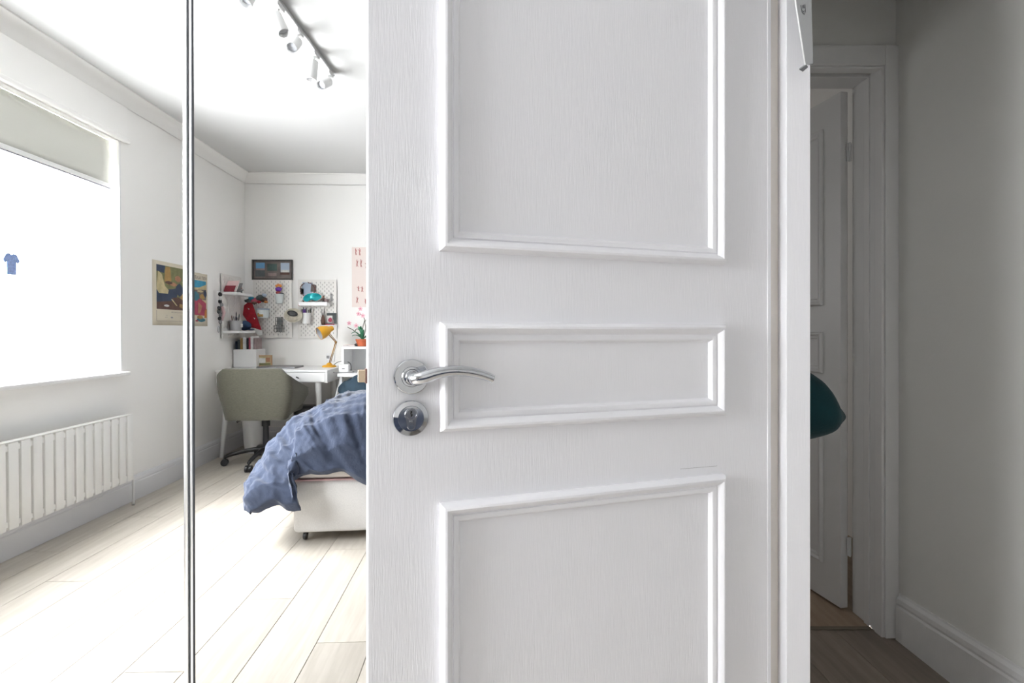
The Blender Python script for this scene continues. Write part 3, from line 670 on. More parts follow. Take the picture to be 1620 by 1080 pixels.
# ================================================================ PEGBOARDS
def pegmesh(nx, nz):
    b = bm_new(); q = .02; hw, hh = .0034, .0078
    for i in range(nx):
        for j in range(nz):
            x0, z0 = i*q, j*q
            hole = (i % 2 == (j//1) % 2) and 0 < i < nx-1 and 0 < j < nz-1
            if not hole:
                b.faces.new([b.verts.new(p) for p in ((x0, .005, z0), (x0+q, .005, z0), (x0+q, .005, z0+q), (x0, .005, z0+q))])
            else:
                cx, cz = x0+q/2, z0+q/2
                o_ = [(x0, z0), (x0+q, z0), (x0+q, z0+q), (x0, z0+q)]; i_ = [(cx-hw, cz-hh), (cx+hw, cz-hh), (cx+hw, cz+hh), (cx-hw, cz+hh)]
                ov = [b.verts.new((p[0], .005, p[1])) for p in o_]; iv = [b.verts.new((p[0], .005, p[1])) for p in i_]; bv = [b.verts.new((p[0], 0, p[1])) for p in i_]
                for k in range(4):
                    b.faces.new((ov[k], ov[(k+1) % 4], iv[(k+1) % 4], iv[k])); b.faces.new((iv[k], iv[(k+1) % 4], bv[(k+1) % 4], bv[k]))
    bmesh.ops.remove_doubles(b, verts=b.verts, dist=1e-5)
    L, Hh = nx*q, nz*q
    for pts in (((0, 0, 0), (L, 0, 0), (L, .005, 0), (0, .005, 0)), ((0, 0, Hh), (L, 0, Hh), (L, .005, Hh), (0, .005, Hh)), ((0, 0, 0), (0, .005, 0), (0, .005, Hh), (0, 0, Hh)), ((L, 0, 0), (L, .005, 0), (L, .005, Hh), (L, 0, Hh))):
        b.faces.new([b.verts.new(p) for p in pts])
    me = bpy.data.meshes.new('board'); b.to_mesh(me); b.free(); me.materials.append(M['peg']); return me
pgm = pegmesh(18, 28)
def pegboard(loc, rz, label):
    r = thing('pegboard', label, 'pegboard', loc, 'white pegboards above the desk'); r.rotation_euler.z = rz
    o = bpy.data.objects.new('board', pgm); C.objects.link(o); o.parent = r; o.location = (-.18, .012, 0)
    b = bm_new(); box(b, (-.178, .0100, .002), (.178, .0115, .558)); me = bpy.data.meshes.new('backing'); b.to_mesh(me); b.free(); me.materials.append(M['i_holeshade']); q_ = bpy.data.objects.new('backing', me); C.objects.link(q_); q_.parent = r  # added grey sheet standing in for the shade inside the open holes
    for sx in (-.13, .13):
        for sz in (.06, .50):
            b = bm_new(); lathe(b, [(.006, .0), (.006, .0098)], (0, 0, 0), 8, Matrix(((1, 0, 0), (0, 0, 1), (0, 1, 0)))); 
            me = bpy.data.meshes.new('spacer'); b.to_mesh(me); b.free(); me.materials.append(M['grey']); q_ = bpy.data.objects.new('spacer', me); C.objects.link(q_); q_.parent = r; q_.location = (sx, 0, sz)
    return r
pA = S(432.5, 534, DF); pB = S(503, 535, DF)
pegboard((pA.x, FY, pA.z), 0, 'white pegboard directly below the dark framed picture')
pegboard((pB.x, FY, pB.z), 0, 'white pegboard with the goggles shelf and pen cup')
pW0 = SW(347, 533)
pegboard((WX, pW0.y-.19, pA.z), R(-90), 'white pegboard on the window wall in the room corner')
PY = FY+.018      # face of far-wall pegboards
PX = WX+.018
DP_ = MY-PY

# shelves on the corner pegboard
def shelfy(zt_, y0, y1, dep, label):
    r = bm_new(); box(r, (PX, y0, zt_-.022), (PX+dep, y1, zt_), .003); box(r, (PX, y0, zt_), (PX+.004, y1, zt_+.02)); 
    o = obj('shelf', r, 'white'); tag(o, label, 'shelf', 'white shelves on the corner pegboard'); return o
zs1 = SW(365, 462, PX+.06).z; zs2 = SW(365, 523, PX+.06).z
ys0, ys1 = pW0.y-.34, pW0.y-.02
shelfy(zs1, ys0, ys1, .12, 'small white shelf holding a leaning pink book, upper one in the corner')
shelfy(zs2, ys0, ys1, .14, 'small white shelf holding the grey bucket, lower one in the corner')
# leaning books and small figures on the upper shelf
def lean_book(name, y, z, h, th, lean, m, label, x=PX+.05, dep=.05, grp=None):
    b = bm_new(); mt = Matrix.Rotation(lean, 3, 'X'); obox(b, (x, y, z+h/2*math.cos(lean)), (dep, th/2, h/2), mt, .001); o = obj(name, b, m); tag(o, label, 'book', grp)
    b = bm_new(); obox(b, (x+.001, y, z+h/2*math.cos(lean)), (dep, th/2*.8, h/2*.985), mt); obj('pages', b, 'i_white', o); return o
lean_book('book', ys1-.066, zs1+.007, .12, .012, R(38), 'pink', 'pink book leaning on the upper corner shelf', dep=.05)
lean_book('book', ys1-.030, zs1+.006, .060, .012, R(34), 'i_wine', 'dark red book behind the pink one on the upper corner shelf', dep=.045)
b = bm_new(); obox(b, (PX+.05, ys1-.155, zs1+.050), (.04, .004, .047), Matrix.Rotation(R(30), 3, 'X'), .001); tag(obj('postcard', b, 'i_grey'), 'grey card leaning on the upper corner shelf', 'card')
def figurine(loc, m1, m2, label, s=1.0, name='figurine'):
    r = thing(name, label, 'figurine', loc); x, y, z = loc
    b = bm_new(); box(b, (x-.012*s, y-.012*s, z), (x+.012*s, y+.012*s, z+.004*s), .001); tube(b, [(x-.005*s, y, z+.004*s), (x-.004*s, y, z+.024*s)], .004*s, 8); tube(b, [(x+.006*s, y, z+.004*s), (x+.004*s, y, z+.024*s)], .004*s, 8); obj('legs', b, m2, r)
    b = bm_new(); tube(b, [(x, y, z+.022*s), (x, y, z+.035*s), (x, y, z+.046*s)], [.007*s, .010*s, .006*s], 10); tube(b, smooth_path([(x-.008*s, y, z+.042*s), (x-.018*s, y+.003*s, z+.032*s), (x-.014*s, y+.008*s, z+.024*s)], 3), .003*s, 6); tube(b, smooth_path([(x+.008*s, y, z+.042*s), (x+.018*s, y+.003*s, z+.034*s), (x+.020*s, y+.008*s, z+.044*s)], 3), .003*s, 6); obj('torso', b, m1, r, True)
    b = bm_new(); ball(b, (x, y, z+.056*s), .009*s); obj('head', b, 'i_skin', r, True); return r
figurine((PX+.05, ys0+.08, zs1+.0005), 'i_grey', 'i_slate', 'small grey toy figure at the corner end of the upper shelf', .9)
# grey bucket with tools, navy cap
bx, by = PX+.062, ys1-.105
bk = thing('bucket', 'grey metal bucket of pens on the lower corner shelf', 'bucket', (bx, by, zs2))
b = bm_new(); lathe(b, [(.040, .001), (.044, .003), (.054, .085), (.057, .087), (.057, .090), (.052, .090), (.043, .006), (.002, .005)], (bx, by, zs2), 28); obj('body', b, 'grey', bk, 35)
b = bm_new(); box(b, (bx+.049, by-.018, zs2+.03), (bx+.052, by+.018, zs2+.06)); obj('paper_label', b, 'i_white', bk)
random.seed(5)
for k, (dx, dy, h, mm) in enumerate(((-.01, -.03, .17, 'i_black'), (.02, -.02, .15, 'i_slate'), (0, .0, .13, 'i_navy'), (.02, .02, .12, 'i_black'), (-.02, .03, .135, 'i_brown'), (.0, .035, .13, 'i_slate'))):
    b = bm_new(); tube(b, [(bx+dx*.6, by+dy*.5, zs2+.012), (bx+dx, by+dy, zs2+h*.9), (bx+dx*1.02, by+dy*1.02, zs2+h)], [.0045, .0045, .0015], 8)
    o = obj('pen', b, mm); tag(o, {'i_black': 'black pen', 'i_slate': 'slate grey pen', 'i_navy': 'navy pen', 'i_brown': 'brown pen'}[mm]+' standing in the grey bucket', 'pen', 'pens in the grey bucket')
b = bm_new()
for a_, c_, r_, h_ in ((0, 0, .060, .055),):
    ball(b, (PX+.075, ys0+.075, zs2+.045), (.055, .052, .044), 3, .15)
for v in b.verts: v.co.z = max(v.co.z, zs2+.001)
cp = obj('cap', b, 'navy', None, True); tag(cp, 'navy cloth cap on the lower corner shelf beside the red pennant', 'cap')
b = bm_new(); ball(b, (PX+.135, ys0+.095, zs2+.010), (.035, .040, .006), 2); obj('brim', b, 'navy', cp, True)

# black and white hanging figure / lanyards at the outer edge of the corner board
hz0 = SW(350, 462, PX+.03)
r_ = thing('keyring_bunch', 'bunch of black and silver key rings hanging at the outer edge of the corner pegboard', 'keys', (PX+.02, hz0.y, hz0.z-.28))
b = bm_new(); tube(b, [(PX-.004, hz0.y, hz0.z), (PX+.03, hz0.y, hz0.z), (PX+.034, hz0.y, hz0.z+.012)], .003, 8); obj('hook', b, 'satin', r_)
random.seed(11)
for k in range(9):
    z = hz0.z-.02-k*.029; b = bm_new(); ball(b, (PX+.024+random.uniform(-.006, .006), hz0.y+random.uniform(-.014, .014), z), (.014, .013+.006*random.random(), .019), 2, .5)
    obj('charm', b, ['i_black', 'i_white', 'i_black', 'i_grey', 'i_black', 'i_slate', 'i_grey', 'i_black', 'i_grey'][k], r_, True)
b = bm_new(); tube(b, [(PX+.02, hz0.y-.035, hz0.z-.12), (PX+.03, hz0.y-.045, hz0.z-.17), (PX+.02, hz0.y-.035, hz0.z-.24)], [.012, .016, .008], 8); tag(obj('lanyard', b, 'pink', None, True), 'faded pink strap hanging beside the black and silver key rings', 'strap')
b = bm_new(); ball(b, (PX+.012, hz0.y+.012, hz0.z-.315), (.010, .012, .030), 2, .3); tag(obj('whistle', b, 'grey', None, True), 'small grey tassel below the key rings', 'tassel')

# red pennant with white end and multicoloured scarf over it
DH_ = DF-.10
rp = thing('pennant', 'red felt pennant with a white end drooping from the corner shelves', 'pennant', tuple(S(400, 528, DH_)))
b = bm_new(); pts = [S(387, 483, DH_), S(392, 479, DH_), S(399, 478, DH_), S(403, 490, DH_), S(408, 505, DH_), S(414, 522, DH_), S(403, 520, DH_), S(396, 517, DH_), S(390, 505, DH_), S(385, 498, DH_)]
prism(b, pts, (0, .010, 0)); subsurf(obj('felt', b, 'red', rp), 0)
b = bm_new(); prism(b, [S(397, 518, DH_-.012), S(403, 519, DH_-.012), S(415, 523, DH_-.012), S(415.5, 530, DH_-.012), S(411, 531, DH_-.012), S(398, 521, DH_-.012)], (0, .012, 0)); obj('white_end', b, 'i_white', rp)
b = bm_new()
for px, py in ((392, 487), (401, 502)):
    b = bm_new(); prism(b, [S(px, py, DH_-.014), S(px+3, py+1.5, DH_-.014), S(px+2, py+3, DH_-.014)], (0, .002, 0)); obj('mark', b, 'i_white', rp)
sc = thing('scarf', 'multicoloured printed scarf bunched over the red pennant', 'scarf', tuple(S(403, 480, DH_)))
for k, (px, py, w_, h_, mm) in enumerate(((392, 476, 6, 3.5, 'i_slate'), (397, 472, 5, 3.5, 'i_blue'), (405, 475, 9, 5, 'i_rose'), (412, 471, 7, 6, 'i_slate'), (418, 467, 4, 3.5, 'palesky'), (417, 474, 6, 4.5, 'i_brown'), (421, 477.5, 3.5, 2.2, 'i_orange'), (402, 479, 5, 3, 'i_brown'), (409, 477, 4, 3.4, 'red'))):
    c = S(px, py, DH_-.03); b = bm_new(); ball(b, (c.x, c.y-.004*k % .012, c.z), (w_/830*5.0*.85, .020, h_/830*5.0*.85), 2, .5); obj('fold', b, mm, sc, True)

# items on the middle pegboard
def pz(px, py, off=0): return S(px, py, DP_-off)
c = pz(441, 465, .03); fg = thing('toy_figure', 'orange, purple and red toy figure on the middle pegboard', 'toy', (c.x, c.y, c.z))
b = bm_new(); ball(b, (c.x-.004, c.y, c.z+.012), (.022, .018, .016), 2, .3); obj('feet', b, 'i_red', fg, True)
b = bm_new(); ball(b, (c.x, c.y, c.z+.045), (.030, .022, .022), 2, .4); obj('body', b, 'purple', fg, True)
b = bm_new()
for k in range(7):
    a = R(20+k*23); tube(b, [(c.x+.014*math.cos(a), c.y, c.z+.065+.008*math.sin(a)), (c.x+.036*math.cos(a), c.y, c.z+.068+.030*math.sin(a))], [.008, .003], 6)
obj('spikes', b, 'orange', fg, True)
b = bm_new(); box(b, (c.x+.008, c.y-.01, c.z-.002), (c.x+.045, c.y+.02, c.z+.010), .003); obj('base', b, 'i_slate', fg)
c = pz(442, 480, .04); cu = thing('clear_cup', 'clear plastic cup under the spiky toy figure', 'cup', (c.x, c.y, c.z))
b = bm_new(); lathe(b, [(.028, 0), (.040, .085), (.042, .088), (.038, .088), (.027, .004), (.001, .003)], (c.x, c.y, c.z), 20); obj('body', b, 'clear', cu, 35)
c = pz(416, 503, .05); cu = thing('round_tub', 'clear round tub holding amber sweets on the middle pegboard', 'tub', (c.x, c.y, c.z))
b = bm_new(); lathe(b, [(.045, 0), (.056, .020), (.056, .075), (.050, .078), (.050, .022), (.040, .006), (.001, .005)], (c.x, c.y, c.z), 24); obj('body', b, 'clear', cu, 35)
b = bm_new()
for k in range(9): ball(b, (c.x-.02+.012*(k % 4), c.y+.052, c.z+.018+.010*(k//4)), .009, 1)
obj('contents', b, 'i_ochre', cu, True)
b = bm_new(); lathe(b, [(.058, .078), (.058, .084), (.050, .088), (.001, .090)], (c.x, c.y, c.z), 24); obj('lid', b, 'palesky', cu, 30)
for k, (px, py, w_, h_, lab) in enumerate(((443, 514, 11, 12, 'olive-grey wire letter clip holding a small card'), (443, 525, 15, 10, 'dark wire clip box, lowest on the middle pegboard'))):
    c = pz(px, py, .02); ww, hh_ = w_/830*5.05/2, h_/830*5.05
    r = thing('wire_clip', lab, 'clip', (c.x, c.y, c.z)); b = bm_new()
    for i in range(5): tube(b, [(c.x-ww+2*ww*i/4, c.y+.02, c.z), (c.x-ww+2*ww*i/4, c.y+.02, c.z+hh_)], .0022, 6)
    for i in range(3): tube(b, [(c.x-ww, c.y+.02, c.z+hh_*i/2), (c.x+ww, c.y+.02, c.z+hh_*i/2)], .0022, 6); tube(b, [(c.x-ww, c.y-.018, c.z+hh_*i/2), (c.x-ww, c.y+.02, c.z+hh_*i/2)], .0022, 6)
    obj('wires', b, 'i_slate', r, True); b = bm_new(); box(b, (c.x-ww*.7, c.y, c.z+.004), (c.x+ww*.4, c.y+.004, c.z+hh_*.9)); obj('card', b, 'i_grey', r)

# straw hat with black band
c = S(465, 499, DF-.10); ht = thing('sun_hat', 'pale straw hat with a black oval opening, hung between the two pegboards', 'hat', (c.x, c.y, c.z-.07))
mt = Matrix.Rotation(R(-78), 3, 'X') @ Matrix.Rotation(R(14), 3, 'Y')
b = bm_new(); lathe(b, [(.085, -.02), (.083, -.008), (.066, 0), (.058, .004), (.050, .03), (.042, .052), (.002, .058)], c, 30, Matrix.Rotation(R(90), 3, 'X') @ Matrix.Diagonal((1, .78, 1)).to_3x3()); obj('crown', b, 'straw', ht, 50)
b = bm_new(); lathe(b, [(.046, 0), (.050, .003), (.040, .012), (.022, .014), (.001, .010)], (c.x-.005, c.y+.020, c.z+.018), 24, Matrix.Rotation(R(-90), 3, 'X') @ Matrix.Rotation(R(12), 3, 'Z') @ Matrix.Diagonal((1, .55, 1)).to_3x3()); obj('opening', b, 'black', ht, 50)
b = bm_new(); ball(b, (c.x, c.y+.012, c.z-.028), (.062, .016, .035), 2, .2); obj('lining', b, 'straw', ht, True)
b = bm_new(); tube(b, [(c.x-.03, FY+.012, c.z+.06), (c.x-.02, c.y, c.z+.065), (c.x-.02, c.y+.005, c.z+.05)], .003, 6); obj('hook', b, 'satin', ht)

# right pegboard: shelf, goggles, photos, hoop, cup
c0 = pz(475, 479, .06); c1 = pz(520, 484, .06)
b = bm_new(); box(b, (c0.x, PY, c1.z), (c1.x, PY+.11, c0.z), .003); box(b, (c0.x, PY+.105, c0.z-.001), (c1.x, PY+.11, c0.z+.006)); tag(obj('shelf', b, 'white'), 'small white shelf holding the teal goggles', 'shelf')
zg = c0.z+.001
gx = S(493, 479, DP_-.07).x; gy = PY+.07
gg = thing('ski_goggles', 'teal lensed ski goggles on the small white shelf', 'goggles', (gx, gy, zg))
b = bm_new()
out = []
for k in range(28):
    a = 2*math.pi*k/28; rx_ = .085; rz_ = .042; z_ = rz_*math.sin(a); 
    if math.sin(a) < 0: z_ += .022*math.exp(-(math.cos(a)*3.2)**2)
    out.append((rx_*math.cos(a), z_))
def shellring(scale, yoff, bend=.03): return [(gx+x_*scale, gy+yoff-bend*(x_/.085)**2, zg+.048+z_*scale+x_*.12) for x_, z_ in out]
R_ = [shellring(1.04, -.03), shellring(1.08, 0), shellring(1.0, .008)]
rr = [[b.verts.new(p) for p in q] for q in R_]
for q0, q1 in zip(rr, rr[1:]):
    for k in range(28): b.faces.new((q0[k], q0[(k+1) % 28], q1[(k+1) % 28], q1[k]))
obj('frame', b, 'i_white', gg, 40)
b = bm_new(); q0 = [b.verts.new(p) for p in shellring(1.0, .009)]; q1 = [b.verts.new(p) for p in shellring(.6, .018)]; q2 = b.verts.new((gx, gy+.022, zg+.05))
for k in range(28): b.faces.new((q0[k], q0[(k+1) % 28], q1[(k+1) % 28], q1[k])); b.faces.new((q1[k], q1[(k+1) % 28], q2))
obj('lens', b, 'tealgog', gg, True)
b = bm_new(); tube(b, [(gx-.085, gy-.03, zg+.03), (gx-.095, gy-.05, zg+.015), (gx-.08, gy-.06, zg+.006), (gx+.08, gy-.06, zg+.006)], .007, 6); obj('strap', b, 'i_brown', gg, True)
figurine((S(511, 479, DP_-.07).x, PY+.06, zg), 'i_brown', 'i_black', 'small dark figure crouching right of the goggles', 1.0)
b = bm_new(); cc = S(516, 477, DP_-.06); ball(b, (cc.x, PY+.055, zg+.020), (.020, .018, .020), 2, .35); tag(obj('trinket', b, 'i_mauve', None, True), 'mauve trinket at the right end of the goggles shelf', 'ornament')
b = bm_new(); cc = S(473.5, 482, DP_-.06); box(b, (cc.x-.008, PY+.05, cc.z-.012), (cc.x+.006, PY+.07, cc.z+.012), .003); tag(obj('clip', b, 'red'), 'red peg clipped to the left end of the goggles shelf', 'clip')
# hoop necklace with photos behind
cc = pz(487, 458, .02); hp = thing('bead_necklace', 'dark beaded hoop necklace hung above the goggles', 'necklace', (cc.x, cc.y, cc.z-.07))
b = bm_new()
for k in range(26):
    a = R(100+k*320/25+20); ball(b, (cc.x+.068*math.cos(a-.0), cc.y+.006, cc.z+.065*math.sin(a)), (.0065), 1)
obj('beads', b, mat('bead_maroon', (.14, .045, .04), .4), hp, True)
for (px, py, w_, h_, mm, lab) in ((486, 457, 16, 20, 'palesky', 'pale blue photo pinned inside the beaded hoop'), (496, 456, 8, 11, 'i_taupe', 'small dark portrait photo beside the beaded hoop'), (478, 461, 5, 9, 'i_slate', 'narrow grey card left of the beaded hoop')):
    q = pz(px, py, .006); w2, h2 = w_/830*5.08/2, h_/830*5.08/2; b = bm_new(); obox(b, (q.x, PY+.003+.002*(mm == 'i_taupe'), q.z), (w2, .0008, h2), Matrix.Rotation(R(4), 3, 'Y')); tag(obj('photo', b, mm), lab, 'photo')
# white pen cup
q = pz(485, 512, .05); pc = thing('pen_cup', 'white cup on the right pegboard filled with purple and black pens', 'cup', (q.x, q.y, q.z))
b = bm_new(); lathe(b, [(.034, 0), (.038, .10), (.036, .102), (.031, .006), (.001, .005)], (q.x, q.y, q.z), 24); obj('body', b, 'white', pc, 40)
b = bm_new(); box(b, (q.x-.01, PY+.001, q.z+.06), (q.x+.01, q.y-.035, q.z+.08)); obj('hanger', b, 'white', pc)
random.seed(8)
for k in range(11):
    dx, dy = random.uniform(-.02, .02), random.uniform(-.015, .02); mm = ['purple', 'i_black', 'i_slate', 'i_black', 'palesky', 'i_black', 'purple', 'i_navy', 'i_black', 'i_white', 'i_slate'][k]
    b = bm_new(); tube(b, [(q.x+dx*.7, q.y+dy*.7, q.z+.01), (q.x+dx*2.0, q.y+dy*1.3, q.z+.125+random.uniform(0, .03))], .0048, 8); o = obj('pen', b, mm)
    tag(o, {'purple': 'purple pen', 'i_black': 'black pen', 'i_slate': 'slate grey pen', 'palesky': 'pale blue marker', 'i_navy': 'navy pen', 'i_white': 'white pen'}[mm]+' standing in the white cup on the pegboard', 'pen', 'pens in the white pegboard cup')
# framed photo and rabbit figure at the lower right
q0 = pz(517, 495, .012); q1 = pz(532, 512, .012)
ph = thing('photo', 'black backed group photo on the right edge of the pegboard', 'photo', (q0.x, q0.y, q1.z))
b = bm_new(); box(b, (q0.x, PY+.002, q1.z), (q1.x, PY+.006, q0.z)); obj('backing', b, 'i_slate', ph)
b = bm_new(); box(b, (q0.x-.006, PY+.006, q1.z+.01), (q0.x+.052, PY+.008, q0.z-.024)); obj('image', b, 'i_white', ph)
b = bm_new(); ball(b, (q0.x+.030, PY+.009, q1.z+.035), (.018, .003, .022), 2, .4); obj('figure', b, 'i_rose', ph); b = bm_new(); ball(b, (q0.x+.055, PY+.008, q1.z+.02), (.012, .003, .02), 2, .3); obj('figure', b, 'i_mauve', ph)
q = pz(511, 514, .04); rb = thing('rabbit_ornament', 'dark rabbit ornament with long grey ears beside the group photo', 'ornament', (q.x, q.y, q.z))
b = bm_new(); tube(b, [(q.x, q.y, q.z), (q.x, q.y, q.z+.03), (q.x, q.y, q.z+.07), (q.x, q.y, q.z+.095)], [.014, .020, .016, .008], 10); obj('body', b, 'i_brown', rb, True)
b = bm_new(); tube(b, [(q.x-.006, q.y, q.z+.09), (q.x-.013, q.y, q.z+.15)], [.006, .003], 6); tube(b, [(q.x+.006, q.y, q.z+.09), (q.x+.012, q.y, q.z+.155)], [.006, .003], 6); obj('ears', b, 'i_grey', rb, True)
b = bm_new(); box(b, (q.x-.012, PY+.001, q.z-.008), (q.x+.12, PY+.05, q.z), .002); tag(obj('ledge', b, 'white'), 'narrow white ledge below the group photo', 'shelf')
b = bm_new(); box(b, (q.x-.005, PY+.010, q.z+.001), (q.x+.10, PY+.030, q.z+.010), .003); tag(obj('ribbon', b, 'i_rose'), 'rose red ribbon strip along the narrow ledge', 'ribbon')
q0 = pz(524, 466, .01)
b = bm_new()
for k in range(6): box(b, (q0.x-.010, PY+.0015, q0.z-.012*k), (q0.x+.012, PY+.0035, q0.z-.012*k+.009))
tag(obj('hook_strip', b, 'i_grey'), 'narrow grey strip of hooks right of the goggles', 'strip')

# ================================================================ DESK
dz = .744
d0 = S(336.5, 585, 4.50); d1 = S(517.4, 586, 4.50); dx0, dx1 = WX+.022, d1.x
dyf = MY-4.50; dyb = FY+.06
desk = thing('desk', 'white desk with two shallow drawers and tapered legs in the corner', 'desk', ((dx0+dx1)/2, (dyf+dyb)/2, 0))
b = bm_new(); box(b, (dx0, dyf, dz-.018), (dx1, dyb, dz), .003); obj('desktop', b, 'white', desk)
b = bm_new(); zb_ = dz-.108
box(b, (dx0, dyb, zb_), (dx0+.018, dyf-.02, dz-.019)); box(b, (dx1-.018, dyb, zb_), (dx1, dyf-.001, dz-.019), .001); box(b, (dx0+.018, dyb, zb_), (dx1-.018, dyb+.018, dz-.019)); box(b, (dx0+.018, dyb+.018, zb_), (dx1-.018, dyf-.02, zb_+.01))
box(b, (dx0+.018, dyf-.02, zb_), (dx1-.018, dyf-.014, zb_+.012)); obj('apron', b, 'white', desk)
xm = (dx0+dx1)/2
for xa, xb in ((dx0+.016, xm-.003), (xm+.003, dx1-.021)):
    b = bm_new(); box(b, (xa, dyf-.020, zb_+.008), (xb, dyf-.002, dz-.022), .002); dr = obj('drawer', b, 'white', desk)
    cx = (xa+xb)/2; b = bm_new(); tube(b, smooth_path([(cx-.014, dyf-.001, zb_+.048), (cx-.008, dyf+.020, zb_+.050), (cx+.012, dyf+.022, zb_+.040)], 4), [.0045]*9, 8); obj('pull', b, 'black', dr, True, label='small black pull')
def leg(bm, a, c, r0, r1): tube(bm, [a, c], [r0, r1], 16)
ll = S(352, 722, 4.60)
for (xa, ya, xb, yb) in ((dx0+.09, dyf-.05, dx0+.035, dyf-.03), (dx1-.09, dyf-.05, dx1-.075, dyf-.03), (dx0+.09, dyb+.08, dx0+.04, dyb+.04), (dx1-.09, dyb+.08, dx1-.05, dyb+.04)):
    b = bm_new(); leg(b, (xa, ya, zb_-.001), (xb, yb, .003), .026, .015); obj('leg', b, 'white', desk, 40)

# on the desk
def fz(px, py, D): return S(px, py, D)
mb0 = fz(369, 553, 4.84); mb1 = fz(405, 553, 4.84); ztop = fz(385, 552.5, 4.84).z
fb = thing('file_box', 'white magazine file box full of books, on the desk corner', 'box', ((mb0.x+mb1.x)/2, mb0.y-.08, dz))
b = bm_new(); x0, x1 = mb0.x, mb1.x; y1, y0 = mb0.y, mb0.y-.20; t_ = .004; zq = dz+.001
for a, c in (((x0, y0, zq), (x1, y1, zq+t_)), ((x0, y1-t_, zq), (x1, y1, ztop)), ((x0, y0, zq), (x1, y0+t_, ztop)), ((x0, y0+t_, zq), (x0+t_, y1-t_, ztop)), ((x1-t_, y0+t_, zq), (x1, y1-t_, ztop))): box(b, a, c, .001, 1)
obj('body', b, 'plastic', fb)
bw = x1-x0-.02; xx = x0+.012
cols = [('i_navy', .018, .07, 'slim navy spined magazine in the white file box'), ('i_slate', .020, .085, 'slate grey spined magazine in the white file box'), ('i_ochre', .020, .100, 'ochre spined book in the white file box'), ('i_white', .030, .105, 'thick white spined book in the white file box'), ('i_black', .016, .100, 'black spined book in the white file box'), ('i_rose', .014, .105, 'wine red spined book in the white file box'), ('i_white', .024, .118, 'white and grey magazine leaning in the white file box'), ('i_mauve', .020, .100, 'mauve magazine, last in the white file box')]
for k, (mm, w_, hh, lab) in enumerate(cols):
    b = bm_new(); obox(b, (xx+w_/2, y1-.075, zq+.004+(ztop-zq+hh)/2), (w_/2-.0012, .066, (ztop-zq+hh)/2-.002), Matrix.Rotation(R([0, 0, 0, 0, 0, 0, -1, -1][k]), 3, 'Y'), .001)
    o = obj('magazine', b, mm); tag(o, lab, 'book', 'books in the white file box'); xx += w_+.003
q0 = fz(406, 561, 4.90); q1 = fz(430, 578, 4.90)
pf2 = thing('standing_picture', 'small wooden framed picture of pale green flowers standing on the desk', 'frame', ((q0.x+q1.x)/2, q0.y, dz))
hgt = .108; b = bm_new(); xa, xb = q0.x, q1.x; yq = q0.y
for a, c in (((xa, yq-.012, dz+.001), (xb, yq, dz+.013)), ((xa, yq-.012, dz+hgt-.012), (xb, yq, dz+hgt)), ((xa, yq-.012, dz+.013), (xa+.012, yq, dz+hgt-.012)), ((xb-.012, yq-.012, dz+.013), (xb, yq, dz+hgt-.012))): box(b, a, c, .001)
obj('frame', b, 'wood', pf2); b = bm_new(); box(b, (xa+.012, yq-.010, dz+.013), (xb-.012, yq-.005, dz+hgt-.012)); pr2 = obj('print', b, 'i_cream', pf2)
b = bm_new(); box(b, (xa+.02, yq-.005, dz+.035), (xa+.075, yq-.004, dz+.08)); obj('image', b, 'i_white', pr2); b = bm_new(); box(b, (xa+.015, yq-.005, dz+.015), (xb-.015, yq-.0035, dz+.034)); obj('image', b, 'i_olive', pr2); b = bm_new(); box(b, (xb-.055, yq-.005, dz+.045), (xb-.02, yq-.0035, dz+.085)); obj('image', b, 'i_skin', pr2)
q0 = fz(402, 580, 4.66); q1 = fz(472, 580, 4.66)
lp = thing('laptop', 'closed grey laptop lying on the desk behind the chair', 'laptop', ((q0.x+q1.x)/2, q0.y, dz))
b = bm_new(); box(b, (q0.x+.015, q0.y-.22, dz+.001), (q1.x-.03, q0.y, dz+.011), .003); obj('base', b, 'lapgrey', lp); b = bm_new(); box(b, (q0.x+.015, q0.y-.22, dz+.0115), (q1.x-.03, q0.y, dz+.018), .003); obj('lid', b, 'lapgrey', lp)

# mustard desk lamp
q = fz(526, 576, 4.86); lx, ly = q.x-.03, q.y; K = lambda px, py, D=4.82: fz(px, py, D)
lx = min(lx, dx1-.062)
lamp = thing('desk_lamp', 'mustard yellow articulated desk lamp at the right end of the desk', 'lamp', (lx, ly, dz))
b = bm_new(); lathe(b, [(.062, .001), (.062, .010), (.056, .016), (.026, .024), (.018, .036), (.008, .040)], (lx, ly, dz), 30); obj('base', b, 'yellow', lamp, 40)
e1 = K(531, 541, 4.85); e2 = K(519, 528, 4.80)
b = bm_new(); tube(b, [(lx, ly, dz+.038), tuple(e1)], .0048, 10); tube(b, [(lx+.012, ly, dz+.036), tuple(e1+Vector((.012, 0, .004)))], .003, 8); obj('lower_arm', b, 'bronze', lamp, True)
b = bm_new(); tube(b, [tuple(e1), tuple(e2)], .0048, 10); tube(b, [tuple(e1+Vector((.006, 0, .008))), tuple(e2+Vector((.01, 0, .01)))], .003, 8); obj('upper_arm', b, 'bronze', lamp, True)
b = bm_new(); ball(b, e1, .011); ball(b, e2, .010); obj('joint', b, 'bronze', lamp, True)
b = bm_new(); sp_ = [e2+Vector((0, .004, 0)), e2+Vector((.022, .004, .018)), e2+Vector((.004, .004, .035)), e2+Vector((-.02, .004, .02))]; tube(b, smooth_path(sp_, 4), .0028, 6); obj('spring', b, 'bronze', lamp, True)
hc = K(506.5, 527, 4.70); ax = Vector((-.80, .62, -.42)).normalized(); back = hc-ax*.115
mt = ax.to_track_quat('Z', 'Y').to_matrix()
L_ = .115
